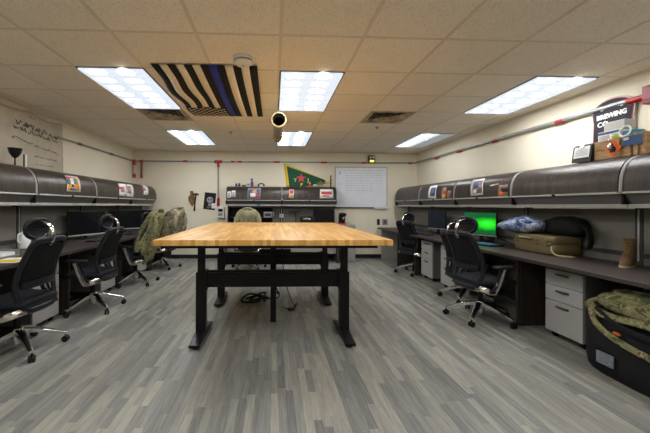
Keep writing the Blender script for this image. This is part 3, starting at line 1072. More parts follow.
wr = worktop('long dark wood worktop along the right wall', 2.40, PXR - .004, 0.95, 7.42, 'L')
wl = worktop('long dark wood worktop along the left wall', PXL + .004, -2.17, 1.65, 7.30, 'R')
wb = worktop('dark wood worktop along the back wall behind the big table', -1.02, 1.38, 6.72, PYB - .004, 'F')
for t, pts in ((wr, [(2.48, 3.10, y) for y in (7.38, 6.42, 5.62, 3.22, 1.54)]), (wl, [(-2.90, -2.25, y) for y in (7.26, 6.12, 4.90, 3.68, 2.46)])):
    for x0, x1, y in pts:
        MB().box(x0, x1, y - .014, y + .014, 0.0, DZ - .031).build('support_panel', 'ped' if y > 7.3 else 'door_wood', t, world=True, smooth=None)
for xx in (-1.0, .18, 1.36):
    MB().box(xx - .014, xx + .014, 6.78, 7.39, 0, DZ - .031).build('support_panel', 'dark_grey', wb, world=True, smooth=None)
MB().box(-1.0, 1.36, 6.95, 6.97, .18, DZ - .031).build('modesty_panel', 'ped', wb, world=True, smooth=None)


# pedestals
def pedestal(label, loc, w=.38, d=.50, h=.58, rz=0):
    """front faces local -Y"""
    t = thing('drawer_pedestal', label, 'drawer unit', loc, rz, 'drawer pedestals')
    MB().box(-w / 2, w / 2, .02, d, .06, h + .06).build('body', 'valance', t, smooth=None, bevel=.004)
    zs = [(.055, .055 + h * .50), (.055 + h * .50, .055 + h * .745), (.055 + h * .745, .055 + h)]
    for a, b in zs:
        dr = MB().box(-w / 2 + .003, w / 2 - .003, 0, .02, a + .003, b - .003).build('drawer', 'ped', t, smooth=None, bevel=.004)
        zz = b - .045
        MB().box(-.055, .055, -.004, .001, zz - .014, zz + .014).build('recess_plate', 'grey_metal', dr, smooth=None, bevel=.002)
        MB().tube([(-.055, -.002, zz), (-.05, -.02, zz + .004), (.05, -.02, zz + .004), (.055, -.002, zz)], .0075, 8).build('handle', 'dark_grey', dr)
    for x, y in ((-w / 2 + .05, .06), (w / 2 - .05, .06), (-w / 2 + .05, d - .06), (w / 2 - .05, d - .06)):
        c = MB()
        c.cyl((x - .012, y, .028), (x + .012, y, .028), .028, n=14)
        c.box(x - .016, x + .016, y - .02, y + .02, .035, .061)
        c.build('caster', 'black', t)
    return t


PD = pedestal('grey three-drawer pedestal under the tan case on the right', (2.585, 2.805, 0), rz=-PI / 2)
copy_tree(PD, (2.52, 5.26, 0), -PI / 2, 'grey drawer pedestal farthest away under the right desk')
copy_tree(PD, (2.52, 4.62, 0), -PI / 2, 'grey drawer pedestal just behind the foremost right-hand chair')
copy_tree(PD, (-2.27, 3.35, 0), PI / 2, 'grey drawer pedestal under the left desk by the foremost left chair')
copy_tree(PD, (-2.27, 4.58, 0), PI / 2, 'grey drawer pedestal under the left desk beyond the second left chair')
copy_tree(PD, (-2.30, 5.80, 0), PI / 2, 'grey drawer pedestal under the left desk near the camouflage jackets')

# white cabinet and coffee maker right of the back desk
t = thing('storage_cabinet', 'pale grey cabinet standing right of the back desk', 'cabinet', (1.60, 7.18, 0))
MB().box(-.17, .17, -.22, .26, .0, .80).build('body', 'ped', t, smooth=None, bevel=.006)
MB().box(-.165, .165, -.24, -.222, .03, .79).build('door', 'grey_metal', t, smooth=None, bevel=.004)
MB().box(.10, .12, -.262, -.24, .5, .7).build('handle', 'dark_grey', t, bevel=.003)
t = thing('coffee_maker', 'black coffee maker with a red base beside the back desk', 'coffee maker', (1.52, 7.12, .80))
MB().box(-.075, .075, -.09, .11, 0, .03).build('base', 'red', t, bevel=.006)
MB().box(-.07, .07, .03, .11, .03, .2).build('column', 'black', t, bevel=.006)
MB().pillow((0, 0, .215), (.16, .2, .09), 3).build('brew_head', 'black', t)
MB().lathe([(.03, .03), (.045, .05), (.046, .1), (.038, .13)], c=(0, -.03, 0), n=16).build('carafe', 'glass_dark', t)
MB().tube([(.0, -.075, .12), (-.01, -.10, .15), (.03, -.10, .16)], .008, 8).build('spout', 'white', t)

# ================================================================== BIG BUTCHER BLOCK TABLE
TX0, TX1, TY0, TY1, TZ = -.905, .925, 2.475, 5.05, .948
tbl = thing('work_table', 'large butcher block table on black lifting legs in the middle', 'table', (.01, 3.7, 0))
for a, b in ((TX0, .0097), (.0103, TX1)):
    MB().box(a, b, TY0, TY1, TZ - .044, TZ).build('tabletop', 'butcher', tbl, world=True, smooth=None, bevel=.0025)
fr = MB()
fr.box(TX0 + .06, TX1 - .10, TY0 + .07, TY0 + .11, TZ - .072, TZ - .044)
fr.box(TX0 + .06, TX1 - .10, TY1 - .6, TY1 - .56, TZ - .072, TZ - .044)
for xx in (-.66, .66): fr.box(xx - .035, xx + .035, TY0 + .09, TY1 - .5, TZ - .074, TZ - .0445)
fr.build('steel_frame', 'black_metal', tbl, world=True, smooth=None, bevel=.002)
for yy, tag_ in ((3.02, 0), (4.16, 1)):
    for s in (-1, 1):
        xx = s * .66
        lg = MB().box(xx - .045, xx + .045, yy - .035, yy + .035, .045, .60).build('leg', 'black_metal', tbl, world=True, smooth=None, bevel=.004)
        MB().box(xx - .032, xx + .032, yy - .024, yy + .024, .60, TZ - .074).build('inner_column', 'black_metal', lg, world=True, smooth=None, bevel=.003)
        f_ = MB()
        y0, y1 = yy - .285, yy + .30
        f_.add([(xx - .045, y0, .018), (xx + .045, y0, .018), (xx + .045, y1, .018), (xx - .045, y1, .018),
                (xx - .045, y0, .040), (xx + .045, y0, .040), (xx + .045, y1, .040), (xx - .045, y1, .040),
                (xx - .045, yy - .04, .062), (xx + .045, yy - .04, .062), (xx + .045, yy + .04, .062), (xx - .045, yy + .04, .062)],
               [(0, 3, 2, 1), (0, 1, 5, 4), (2, 3, 7, 6), (4, 5, 9, 8), (8, 9, 10, 11), (11, 10, 6, 7), (0, 4, 8, 11, 7, 3), (1, 2, 6, 10, 9, 5)])
        f_.build('foot', 'black_metal', tbl, world=True, smooth=None, bevel=.003)
        for q in (y0 + .04, y1 - .04):
            MB().lathe([(.018, 0), (.022, .004), (.02, .012), (.008, .014), (.008, .022)], c=(xx, q, 0), n=12).build('levelling_foot', 'black', tbl, world=True)
        MB().box(xx - s * .045 - .012, xx - s * .045 + .012, yy - .05, yy + .05, .44, .62).build('bracket', 'black_metal', tbl, world=True, smooth=None)
    MB().box(-.615, .615, yy - .03, yy + .0, .462, .592).build('crossbar', 'black_metal', tbl, world=True, smooth=None, bevel=.004)
    MB().box(-.615, .615, yy - .035, yy + .02, .598, .615).build('crossbar', 'black_metal', tbl, world=True, smooth=None, bevel=.002)
MB().box(-.03, .03, 3.37, 3.43, 0.0, TZ - .0445).build('centre_post', 'black_metal', tbl, world=True, smooth=None, bevel=.004)
MB().box(-.12, .10, 3.9, 4.10, .76, .87).build('motor_box', 'black', tbl, world=True, smooth=None, bevel=.01)
MB().box(-.18, .22, 4.10, 4.13, .60, .66).build('power_rail', 'black', tbl, world=True, smooth=None, bevel=.006)

# cords under the table


def cord(name, label, pts, r=.005, cat='cord', nsub=6, group=None, mat='cord'):
    P = [Vector(p) for p in pts]
    out = []
    for i in range(len(P) - 1):
        p0, p1, p2, p3 = P[max(i - 1, 0)], P[i], P[i + 1], P[min(i + 2, len(P) - 1)]
        for k in range(nsub):
            t_ = k / nsub
            out.append(0.5 * ((2 * p1) + (-p0 + p2) * t_ + (2 * p0 - 5 * p1 + 4 * p2 - p3) * t_ ** 2 + (-p0 + 3 * p1 - 3 * p2 + p3) * t_ ** 3))
    out.append(P[-1])
    return tag(MB().tube(out, r, 6).build(name, mat), label, cat, group)


cord('power_cord', 'thin black cord hanging from the table crossbar to the floor', [(.10, 4.08, .62), (.13, 3.98, .4), (.17, 3.9, .2), (.24, 3.82, .04), (.22, 3.75, .006), (.12, 3.85, .006)])
cord('power_cord', 'tangled black cords dangling beside the table centre post', [(.02, 4.08, .60), (.0, 4.0, .45), (.03, 3.95, .25), (.06, 4.0, .12), (.0, 4.05, .2), (.08, 4.1, .1), (.02, 4.2, .01), (-.2, 4.3, .006)], r=.007)
cord('cable_heap', 'small heap of black cables under the far table frame', [(-.1, 4.1, .01), (-.2, 4.2, .05), (-.3, 4.1, .02), (-.15, 4.0, .07), (-.05, 4.15, .03), (-.3, 4.25, .06), (-.4, 4.1, .01), (-.2, 4.05, .02), (-.1, 4.25, .08), (-.35, 4.2, .01)], r=.012)
t = thing('foot_switch', 'small black plug block lying on the floor under the table', 'plug', (.21, 3.76, 0), .6)
MB().box(-.04, .04, -.025, .025, 0, .03).build('block', 'black', t, bevel=.006)
MB().cyl((.04, 0, .018), (.10, .03, .05), .012).build('strain_relief', 'black', t)

# ================================================================== CHAIRS


def spline(P, nsub=5, loop=False):
    P = [Vector(p) for p in P]; n = len(P); out = []
    for i in range(n if loop else n - 1):
        if loop: p0, p1, p2, p3 = P[(i - 1) % n], P[i], P[(i + 1) % n], P[(i + 2) % n]
        else: p0, p1, p2, p3 = P[max(i - 1, 0)], P[i], P[i + 1], P[min(i + 2, n - 1)]
        for k in range(nsub):
            t_ = k / nsub
            out.append(0.5 * ((2 * p1) + (-p0 + p2) * t_ + (2 * p0 - 5 * p1 + 4 * p2 - p3) * t_ ** 2 + (-p0 + 3 * p1 - 3 * p2 + p3) * t_ ** 3))
    if not loop: out.append(P[-1])
    return out


BK = [(-.190, .385), (-.168, .455), (-.150, .53), (-.148, .61), (-.175, .72), (-.225, .83), (-.265, .91)]   # y, z of the back
BWD = [.155, .185, .200, .202, .196, .188, .172]


def back_at(z):
    for i in range(len(BK) - 1):
        if BK[i][1] <= z <= BK[i + 1][1]:
            f = (z - BK[i][1]) / (BK[i + 1][1] - BK[i][1])
            return BK[i][0] * (1 - f) + BK[i + 1][0] * f, BWD[i] * (1 - f) + BWD[i + 1] * f
    return (BK[-1][0], BWD[-1]) if z > 1 else (BK[0][0], BWD[0])


def make_chair(label, drop=0.0, spin=0.0):
    """office chair facing +Y; drop lowers everything above the gas lift"""
    t = thing('office_chair', label, 'chair', (0, 0, 0), 0, 'black mesh office chairs')
    D = drop
    # five-star base
    for i in range(5):
        a = PI / 2 + spin + 2 * PI * i / 5
        c, s = math.cos(a), math.sin(a)
        R0, R1 = .03, .335
        rings = []
        for r_, hw, zt, zb in ((R0, .030, .195, .145), (.12, .025, .175, .138), (.24, .021, .130, .100), (R1, .019, .092, .068)):
            rings.append([Vector((c * r_ - s * w, s * r_ + c * w, z)) for w, z in ((-hw, zb), (hw, zb), (hw, zt - .006), (hw * .6, zt), (-hw * .6, zt), (-hw, zt - .006))])
        MB().rings(rings).build('leg', 'chrome', t, smooth=50)
        wh = MB()
        cx_, cy_ = c * (R1 - .005), s * (R1 - .005)
        ca = a + 1.1
        ux, uy = math.cos(ca), math.sin(ca)
        for sgn in (-1, 1):
            m = Matrix.Translation((cx_ + ux * .013 * sgn, cy_ + uy * .013 * sgn, .0275)) @ Matrix.Rotation(ca, 4, 'Z') @ Matrix.Rotation(PI / 2, 4, 'Y')
            wh.lathe([(.020, -.010), (.0275, -.007), (.0275, .007), (.020, .010)], n=16, mat=m)
        wh.cyl((cx_, cy_, .03), (cx_, cy_, .075), .008, n=8)
        wh.build('caster', 'black', t)
    MB().lathe([(.03, .06), (.038, .08), (.047, .15), (.048, .195), (.034, .205)], n=18).build('hub', 'chrome', t)
    MB().lathe([(.026, .17), (.026, .28 - D * .5), (.015, .28 - D * .5), (.015, .37 - D)], n=16).build('gas_lift', 'black', t)
    MB().box(-.09, .09, -.13, .12, .355 - D, .40 - D).build('tilt_mechanism', 'black_metal', t, bevel=.012)
    # seat cushion with waterfall front
    seat = MB()
    rings = []
    for y, hw, zt, zb in ((-.20, .19, .445, .405), (-.17, .225, .462, .398), (-.05, .245, .462, .396), (.10, .25, .465, .396), (.21, .24, .462, .40), (.265, .22, .445, .395), (.285, .19, .42, .395)):
        ring = []
        for j in range(16):
            an = 2 * PI * j / 16
            ca_, sa_ = math.cos(an), math.sin(an)
            ring.append(Vector((hw * math.copysign(abs(ca_) ** .45, ca_), y, (zt + zb) / 2 - D + (zt - zb) / 2 * math.copysign(abs(sa_) ** .6, sa_))))
        rings.append(ring)
    seat.rings(rings).build('seat', 'seat', t, smooth=60)
    # back frame: closed swept loop
    loop = [(BWD[i], BK[i][0], BK[i][1]) for i in range(len(BK))]
    loop = loop + [(0.09, BK[-1][0] - .012, BK[-1][1] + .018), (-.09, BK[-1][0] - .012, BK[-1][1] + .018)] + [(-p[0], p[1], p[2]) for p in loop[::-1]] + [(-.06, -.198, .370), (.06, -.198, .370)]
    L = spline([(x_, y_, z_ - D) for x_, y_, z_ in loop], 3, True)
    MB().tube(L, .027, 8, flat=.62, up=(0, 1, 0), loop=True).build('back_frame', 'frame_plastic', t, smooth=60)

    def bf(u_, v_):
        z = .585 + (.905 - .585) * v_
        y, w = back_at(z)
        xx = (u_ * 2 - 1) * (w - .008)
        return (xx, y + .018 * (1 - (u_ * 2 - 1) ** 2) * -1 + .004, z - D)
    MB().grid(bf, 8, 10).build('mesh_back', 'mesh', t, solid=.006, smooth=60)
    rings = []
    for q in range(7):
        xx = (q / 6 * 2 - 1) * .165
        rings.append([Vector((xx, -.192 + dy, .402 - D + dz)) for dy, dz in ((-.018, -.03), (.0, -.035), (.012, .022), (-.004, .028))])
    MB().rings(rings).build('lower_bar', 'frame_plastic', t, smooth=60)
    # lumbar pad
    rings = []
    for q in range(9):
        u_ = q / 8; xx = (u_ * 2 - 1) * .175
        rings.append([Vector((xx, -.168 - .018 * (1 - (u_ * 2 - 1) ** 2) + dy, .575 - D + dz)) for dy, dz in ((-.014, -.028), (.006, -.028), (.010, .0), (.006, .028), (-.014, .028), (-.02, 0))])
    MB().rings(rings).build('lumbar_pad', 'frame_plastic', t, smooth=60)
    # link back to seat
    for s in (-1, 1):
        MB().tube([(s * .14, -.195, .385 - D), (s * .12, -.14, .385 - D), (s * .08, -.06, .375 - D)], .013, 8).build('back_link', 'chrome', t)
        # arm: flat chrome bar forwards and up, then pad
        P = spline([(s * .160, -.195, .385 - D), (s * .245, -.15, .370 - D), (s * .268, -.08, .352 - D), (s * .272, -.055, .372 - D), (s * .276, -.01, .47 - D), (s * .276, .035, .582 - D)], 4)
        MB().tube(P, .028, 8, flat=.32, up=(s, 0, 0), pw=.7).build('arm_support', 'chrome', t, smooth=60)
        MB().tube(spline([(s * .274, -.10, .37 - D), (s * .276, -.05, .48 - D), (s * .276, -.01, .575 - D)], 3), .012, 8, flat=.6, up=(s, 0, 0)).build('arm_brace', 'black', t)
        MB().pillow((s * .27, .04, .600 - D), (.085, .27, .036), 3.2).build('arm_pad', 'frame_plastic', t, smooth=60)
    # headrest
    c = (0, -.175, 1.012 - D)
    hl = []
    for q in range(20):
        a = 2 * PI * q / 20
        ca_, sa_ = math.cos(a), math.sin(a)
        xx = .120 * math.copysign(abs(ca_) ** .8, ca_)
        hl.append((xx, c[1] + .028 * (xx / .135) ** 2, c[2] + .078 * math.copysign(abs(sa_) ** .8, sa_)))
    hd = MB().tube(hl, .017, 8, loop=True, up=(0, 1, 0)).build('headrest', 'frame_plastic', t, smooth=60)

    def hf(u_, v_):
        a = 2 * PI * u_
        r = v_
        ca_, sa_ = math.cos(a), math.sin(a)
        xx = .114 * r * math.copysign(abs(ca_) ** .8, ca_)
        return (xx, c[1] + .028 * (xx / .135) ** 2 + .022 * (1 - r * r) + .004, c[2] + .072 * r * math.copysign(abs(sa_) ** .8, sa_))
    MB().grid(hf, 20, 4).build('headrest_pad', 'seat', hd, solid=.012, smooth=60)
    br = MB()
    br.tube(spline([(0, -.268, .88 - D), (0, -.290, .93 - D), (0, -.292, .99 - D), (0, -.262, 1.045 - D), (0, -.20, 1.07 - D)], 4), .020, 8, flat=.40, up=(0, 1, .2), pw=.7)
    br.build('headrest_bracket', 'chrome', t, smooth=60)
    MB().box(-.05, .05, -.285, -.25, .885 - D, .925 - D).build('bracket_mount', 'black', t, bevel=.008)
    return t


ch1 = make_chair('foremost black mesh chair at the left desks', 0, 0.0)
ch1.location = (-2.11, 2.77, 0); ch1.rotation_euler = (0, 0, PI / 2 - .03)
copy_tree(ch1, (-2.10, 3.87, 0), PI / 2 - .02, 'second black mesh chair from the front at the left desks')
copy_tree(ch1, (-2.13, 5.12, 0), PI / 2 - .05, 'left-side black chair under the greener camouflage jacket')
copy_tree(ch1, (-2.14, 6.36, 0), PI / 2 - .25, 'far left black chair under the tan camouflage jacket')
ch7 = copy_tree(ch1, (2.23, 3.42, 0), -PI / 2 + .14, 'foremost black mesh chair at the right desks, facing the green screen')
copy_tree(ch1, (2.55, 5.76, 0), -PI / 2 + .38, 'farthest black mesh chair at the right desks')
ch8 = make_chair('lowered black chair mostly hidden behind the foremost right-hand chair', .07, .0)
ch8.location = (2.53, 4.13, 0); ch8.rotation_euler = (0, 0, -PI / 2 + .1)
copy_tree(ch1, (-.47, 6.28, 0), 0.0, 'black chair under the khaki fleece at the back desk')

# jackets draped over chairs


def draped(name, label, mat, loc, rz, w, d, ztop, zrear, zfront, yc, seed, lean=-.35, sleeve=.0):
    """jacket pulled over the chair back like a sack: closed shoulders, open irregular hem, two hanging sleeves"""
    t = thing(name, label, 'jacket', loc, rz)
    rnd = random.Random(seed)
    ph = [rnd.uniform(0, 6.28) for _ in range(8)]

    def fn(u_, v_):
        a = 2 * PI * u_
        ca_, sa_ = math.cos(a), math.sin(a)
        rear = .5 - .5 * sa_
        hem = zfront + (zrear - zfront) * rear + .05 * math.sin(2 * a + ph[0]) + .03 * math.sin(5 * a + ph[1])
        # v 0 = crown, then over the shoulders, then down to the hem
        if v_ < .3:
            q = v_ / .3
            rad = math.sin(q * PI / 2) ** .9; z = ztop - .13 * (1 - math.cos(q * PI / 2)) ** .9
            fall = 0
        else:
            fall = (v_ - .3) / .7
            rad = 1 + .16 * fall; z = ztop - .13 + (hem - ztop + .13) * fall
        fold = .11 * math.sin(6 * a + ph[2] + 2.5 * fall) * (.25 + .75 * fall) + .06 * math.sin(11 * a + ph[3] - 4 * fall) * min(1, v_ * 3) + .05 * math.sin(9 * v_ + ph[4] + 3 * a) * min(1, v_ * 3)
        rr = rad * (1 + fold * (1 if v_ > .1 else v_ * 10))
        xx = w / 2 * rr * math.copysign(abs(ca_) ** .8, ca_)
        yy = yc + d / 2 * rr * math.copysign(abs(sa_) ** .9, sa_) + lean * (z - .75)
        return (xx, yy, z + (.02 * math.sin(3 * a + ph[5]) if v_ > .02 else 0))
    MB().grid(fn, 44, 34).build('cloth_shell', mat, t, solid=.006, smooth=100)
    for s in (-1, 1):
        P = [(s * w * .40, yc - d * .28, ztop - .12), (s * w * .50, yc - d * .52, ztop - .28), (s * w * .46, yc - d * .62, ztop - .44), (s * w * .40, yc - d * .60, ztop - .60 + sleeve)]
        P = [(p_[0], p_[1] + lean * (p_[2] - .75), p_[2]) for p_ in P]
        sp_ = spline(P, 4)
        MB().tube(sp_, [.05 + .008 * math.sin(2.1 * k + ph[6]) for k in range(len(sp_))], 12, flat=.8).build('sleeve', mat, t, smooth=80)
    P = [(-.09, yc - .0, ztop - .02), (-.05, yc - .05, ztop + .005), (.05, yc - .05, ztop + .005), (.09, yc - .0, ztop - .02)]
    P = [(p_[0], p_[1] + lean * (p_[2] - .75), p_[2]) for p_ in P]
    MB().tube(spline(P, 4), .022, 8, flat=.8).build('collar', mat, t, smooth=80)
    return t


draped('camouflage_jacket', 'green camouflage jacket hanging over the third left chair', 'camo_green', (-2.13, 5.12, 0), PI / 2 - .05, .37, .25, 1.13, .38, .58, -.21, 11)
draped('camouflage_jacket', 'tan camouflage jacket over the farthest left chair', 'camo_tan', (-2.14, 6.36, 0), PI / 2 - .25, .37, .25, 1.16, .60, .66, -.20, 5)
draped('fleece_jacket', 'khaki fleece jacket over the chair at the back desk', 'khaki', (-.47, 6.28, 0), 0, .42, .27, 1.15, .55, .66, -.19, 23)

# ================================================================== MONITORS, KEYBOARDS


def monitor(label, loc, rz, w, h, z0, screen='screen_off', arm=False, trim='black'):
    """screen faces local -Y; z0: height of the lower edge above the desk"""
    t = thing('monitor', label, 'monitor', loc, rz, 'computer monitors')
    MB().box(-w / 2, w / 2, 0, .022, z0, z0 + h).build('housing', 'black', t, smooth=None, bevel=.004)
    MB().box(-w / 4, w / 4, .022, .05, z0 + .05, z0 + h - .07).build('rear_shell', 'black', t, smooth=None, bevel=.01)
    b = .012
    sc = MB()
    zc_ = z0 + (h + .012) / 2
    sc.box(-w / 2 + b, w / 2 - b, -.0015, 0, -h / 2 + b + .006, h / 2 - b)
    s = sc.build('screen', screen, t, smooth=None)
    s.location = (0, 0, zc_)
    MB().box(-w / 2, w / 2, -.004, 0, z0, z0 + .014).build('lower_bezel', trim, t, smooth=None)
    MB().box(-.022, .022, .03, .055, .012, z0 + h * .5).build('stand_neck', 'black', t, smooth=None, bevel=.004)
    MB().box(-.11, .11, -.06, .11, 0, .012).build('stand_foot', 'black', t, smooth=None, bevel=.005)
    return t


def yaw_of(nx, ny):
    """rotation so that local -Y looks along (nx, ny)"""
    return math.atan2(ny, nx) + PI / 2


monitor('wide monitor lit bright green on the right desk', (2.915, 4.505, DZ), yaw_of(-.97, -.25), .55, .325, .085, 'green_screen', trim='light_trim')
monitor('monitor with a painted blue-grey reflection at the far part of the right desk', (2.895, 5.67, DZ), yaw_of(-.95, -.35), .39, .32, .09, 'screen_reflection', trim='light_trim')
monitor('black switched-off monitor at the middle of the left desk', (-2.71, 4.86, DZ), yaw_of(.95, -.3), .64, .345, .055, trim='light_trim')
monitor('black switched-off monitor behind the second left chair headrest', (-2.66, 5.98, DZ), yaw_of(.75, -.65), .58, .34, .06, trim='light_trim')
monitor('black switched-off monitor behind the green camouflage jacket', (-2.60, 6.80, DZ), yaw_of(.75, -.65), .50, .34, .05)
monitor('black monitor at the right end of the back desk', (1.10, 7.10, DZ), 0.0, .46, .30, .12)


def keyboard(label, loc, rz, w=.44):
    t = thing('keyboard', label, 'keyboard', loc, rz, 'keyboards')
    MB().box(-w / 2, w / 2, -.07, .07, 0, .016).build('body', 'black', t, smooth=None, bevel=.004)
    k = MB()
    for r in range(5):
        for c in range(14):
            x0 = -w / 2 + .012 + c * (w - .024) / 14
            k.box(x0, x0 + (w - .024) / 14 - .003, -.06 + r * .024, -.06 + r * .024 + .02, .016, .022)
    k.build('keys', 'dark_grey', t, smooth=None)
    return t


keyboard('black keyboard in front of the green screen', (2.66, 4.50, DZ), -PI / 2)
keyboard('black keyboard on the left desk before the middle monitor', (-2.42, 4.62, DZ), PI / 2)
keyboard('black keyboard on the left desk near the jackets', (-2.40, 5.70, DZ), PI / 2)
keyboard('black keyboard at the far part of the right desk', (2.62, 5.55, DZ), -PI / 2)
t = thing('laptop', 'closed blue-black laptop beside the green screen keyboard', 'laptop', (2.72, 4.05, DZ), -PI / 2 + .15)
MB().box(-.16, .16, -.11, .11, 0, .014).build('base', 'black', t, bevel=.004)
MB().box(-.16, .16, -.11, .11, .0145, .022).build('lid', 'navy', t, bevel=.003)
t = thing('laptop', 'dark laptop lying near the orange box on the far right desk', 'laptop', (2.66, 6.05, DZ), -PI / 2)
MB().box(-.17, .17, -.12, .12, 0, .016).build('base', 'black', t, bevel=.004)
MB().box(-.17, .17, -.12, .12, .0165, .026).build('lid', 'navy', t, bevel=.003)
p = onZ(426.5, 232, DZ)
t = thing('orange_box', 'small orange packet on the far right desk', 'box', (2.75, 6.42, DZ))
MB().box(-.07, .07, -.05, .05, 0, .04).build('carton', 'orange', t, bevel=.003)
MB().box(-.06, .06, -.052, -.05, .01, .03).build('printed_label', 'yellow', t, smooth=None)
t = thing('water_bottle', 'dark red bottle standing at the far right desk', 'bottle', (2.88, 6.62, DZ))
MB().lathe([(.035, 0), (.04, .01), (.04, .12), (.02, .16), (.018, .19)], n=18).build('body', 'leather', t)
MB().lathe([(.02, .185), (.02, .21)], n=14).build('cap', 'red', t)
cord('monitor_cable', 'black cable looping on the desk right of the green screen', [(2.95, 4.25, DZ + .01), (2.85, 4.1, DZ + .08), (2.80, 3.95, DZ + .10), (2.86, 3.82, DZ + .05), (3.0, 3.8, DZ + .006)], r=.006)

# left desk bits
t = thing('plastic_jug', 'white plastic jug on the left desk behind the foremost chair', 'jug', (-2.80, onX(24, 238, -2.80).y, DZ))
MB().lathe([(.05, 0), (.06, .01), (.062, .12), (.045, .17), (.02, .19), (.02, .215)], n=20).build('body', 'white', t)
MB().tube(spline([(.0, -.05, .17), (.0, -.085, .16), (.0, -.085, .09), (.0, -.06, .07)], 4), .008, 8).build('handle', 'white', t)
MB().lathe([(.022, .215), (.022, .235)], n=14).build('cap', 'lime', t)
t = thing('paper_sheet', 'sheet of paper with yellow print at the left desk edge', 'paper', (-2.32, 2.98, DZ), .15)
MB().box(-.11, .11, -.15, .15, 0, .002).build('sheet', 'paper', t, smooth=None)
MB().box(-.09, .09, -.12, .02, .0021, .003).build('yellow_print', 'yellow', t, smooth=None)
t = thing('document_tray', 'grey document tray on the left desk near the frame edge', 'tray', (-2.62, 3.12, DZ), PI / 2)
MB().box(-.17, .17, -.13, .13, 0, .01).box(-.17, .17, .12, .13, .01, .06).box(-.17, -.16, -.13, .12, .01, .06).box(.16, .17, -.13, .12, .01, .06).build('tray', 'grey_metal', t, smooth=None, bevel=.002)
MB().box(-.14, .14, -.11, .10, .011, .04).build('papers', 'paper', t, smooth=None)

# ================================================================== CASE, BAGS, BOOT, DUFFEL
t = thing('hard_case', 'tan hard case with handle lying on the right desk', 'case', (2.96, 3.42, DZ), -PI / 2 - .05)
# front faces local -Y (towards the room)


def rbox(mb, x0, x1, y0, y1, z0, z1, r=.03):
    return mb.pillow(((x0 + x1) / 2, (y0 + y1) / 2, (z0 + z1) / 2), (x1 - x0, y1 - y0, z1 - z0), 9, 28, 12)


rbox(MB(), -.29, .29, -.16, .15, 0, .115).build('lower_shell', 'tan_case', t, smooth=50)
rbox(MB(), -.29, .29, -.16, .15, .118, .195).build('lid', 'tan_case', t, smooth=50)
MB().box(-.275, .275, -.166, .14, .108, .124).build('rim', 'tan_case', t, smooth=None, bevel=.003)
MB().tube(spline([(-.14, -.165, .155), (-.13, -.19, .158), (-.02, -.20, .158), (.0, -.17, .155)], 4), .014, 8, flat=.6).build('handle', 'tan_strap', t)
for x in (-.22, .07, .2): MB().box(x - .025, x + .025, -.172, -.155, .09, .155).build('latch', 'tan_case', t, smooth=None, bevel=.004)
t = thing('plastic_bag', 'shiny blue and white plastic bag on the tan case', 'bag', (2.90, 3.56, DZ + .197), -PI / 2 + .1)
bm_ = plain('blue_white_plastic', (0.22, 0.28, 0.42), 0.18, var=0.1, scale=10)
nt = bm_.node_tree; b_ = nt.nodes['Principled BSDF']
f_ = noise(nt, coords(nt), 16, 4, 0.6, dist=2.0)
link(nt, ramp(nt, f_, [(0.3, (0.03, 0.05, 0.14)), (0.46, (0.10, 0.15, 0.32)), (0.54, (0.42, 0.48, 0.60)), (0.62, (0.10, 0.12, 0.2)), (0.7, (0.32, 0.25, 0.25))], 'LINEAR'), b_.inputs['Base Color'])
mb = MB().pillow((-.10, -.01, .09), (.56, .32, .19), 2.3, 44, 22, wob=.14, seed=3)
mb.v = [(x, y, .01 + (z - .01) * min(1, .5 + .5 * (x + .40) / .3) + .007 * math.sin(31 * x + 5 * y) * math.cos(37 * y + 20 * z)) for x, y, z in mb.v]
mb.build('body', bm_, t, smooth=60)
MB().add([(-.46, -.06, .03), (-.34, -.10, .06), (-.34, .08, .06), (-.45, .04, .02)], [(0, 1, 2, 3)]).build('corner_flap', bm_, t, solid=.003)
MB().pillow((.06, -.10, .125), (.12, .07, .035), 2.2, 14, 8, wob=.05, seed=8).build('blue_print', 'blue', t)
t = thing('black_jacket', 'folded black jacket heaped at the right end of the tan case', 'jacket', (3.0, 3.25, DZ + .197), -PI / 2)
MB().pillow((.0, .03, .09), (.46, .26, .20), 2.4, 30, 16, wob=.10, seed=9).build('folded_body', 'duffel', t, smooth=60)
MB().tube(spline([(.20, -.02, .12), (.27, -.01, .08), (.29, 0, -.03), (.27, .0, -.10)], 4), .035, 10, flat=.5).build('sleeve', 'duffel', t)
MB().pillow((.10, .02, .155), (.12, .10, .035), 2.2, 12, 8, wob=.1, seed=1).build('hood', 'dark_grey', t)
cord('white_strap', 'white strap hanging down beside the tan case', [(2.80, 3.17, DZ + .09), (2.785, 3.15, DZ + .05), (2.80, 3.11, DZ + .012), (2.86, 3.03, DZ + .008), (2.92, 3.03, DZ + .008)], r=.008, cat='strap', mat='tan_strap')

t = thing('boot', 'tan suede boot on the right desk near the frame edge', 'boot', (2.97, 2.60, DZ), PI * 1.15)
t.scale = (.9, .9, .98)
# toe points local +X
rings = []
for z, x0, x1, w in ((.012, -.07, .17, .085), (.03, -.075, .175, .095), (.055, -.075, .16, .092), (.08, -.07, .11, .085), (.10, -.065, .07, .078), (.14, -.06, .045, .075), (.19, -.062, .045, .085), (.235, -.068, .05, .095)):
    rings.append([Vector(((x0 + x1) / 2 + (x1 - x0) / 2 * math.cos(2 * PI * j / 18), w / 2 * math.sin(2 * PI * j / 18), z)) for j in range(18)])
MB().rings(rings).build('upper', 'suede', t, smooth=60)
MB().rings([[Vector((.05 + .128 * math.cos(2 * PI * j / 18), .048 * math.sin(2 * PI * j / 18), z)) for j in range(18)] for z in (0, .014)]).build('sole', 'tan_strap', t)
mb = MB()
for q in range(6):
    z = .085 + q * .024; xx = .075 - q * .006 if q > 1 else .10 - q * .02
    mb.tube([(xx, -.03, z), (xx + .012, 0, z + .006), (xx, .03, z)], .003, 5)
mb.build('laces', 'leather', t)

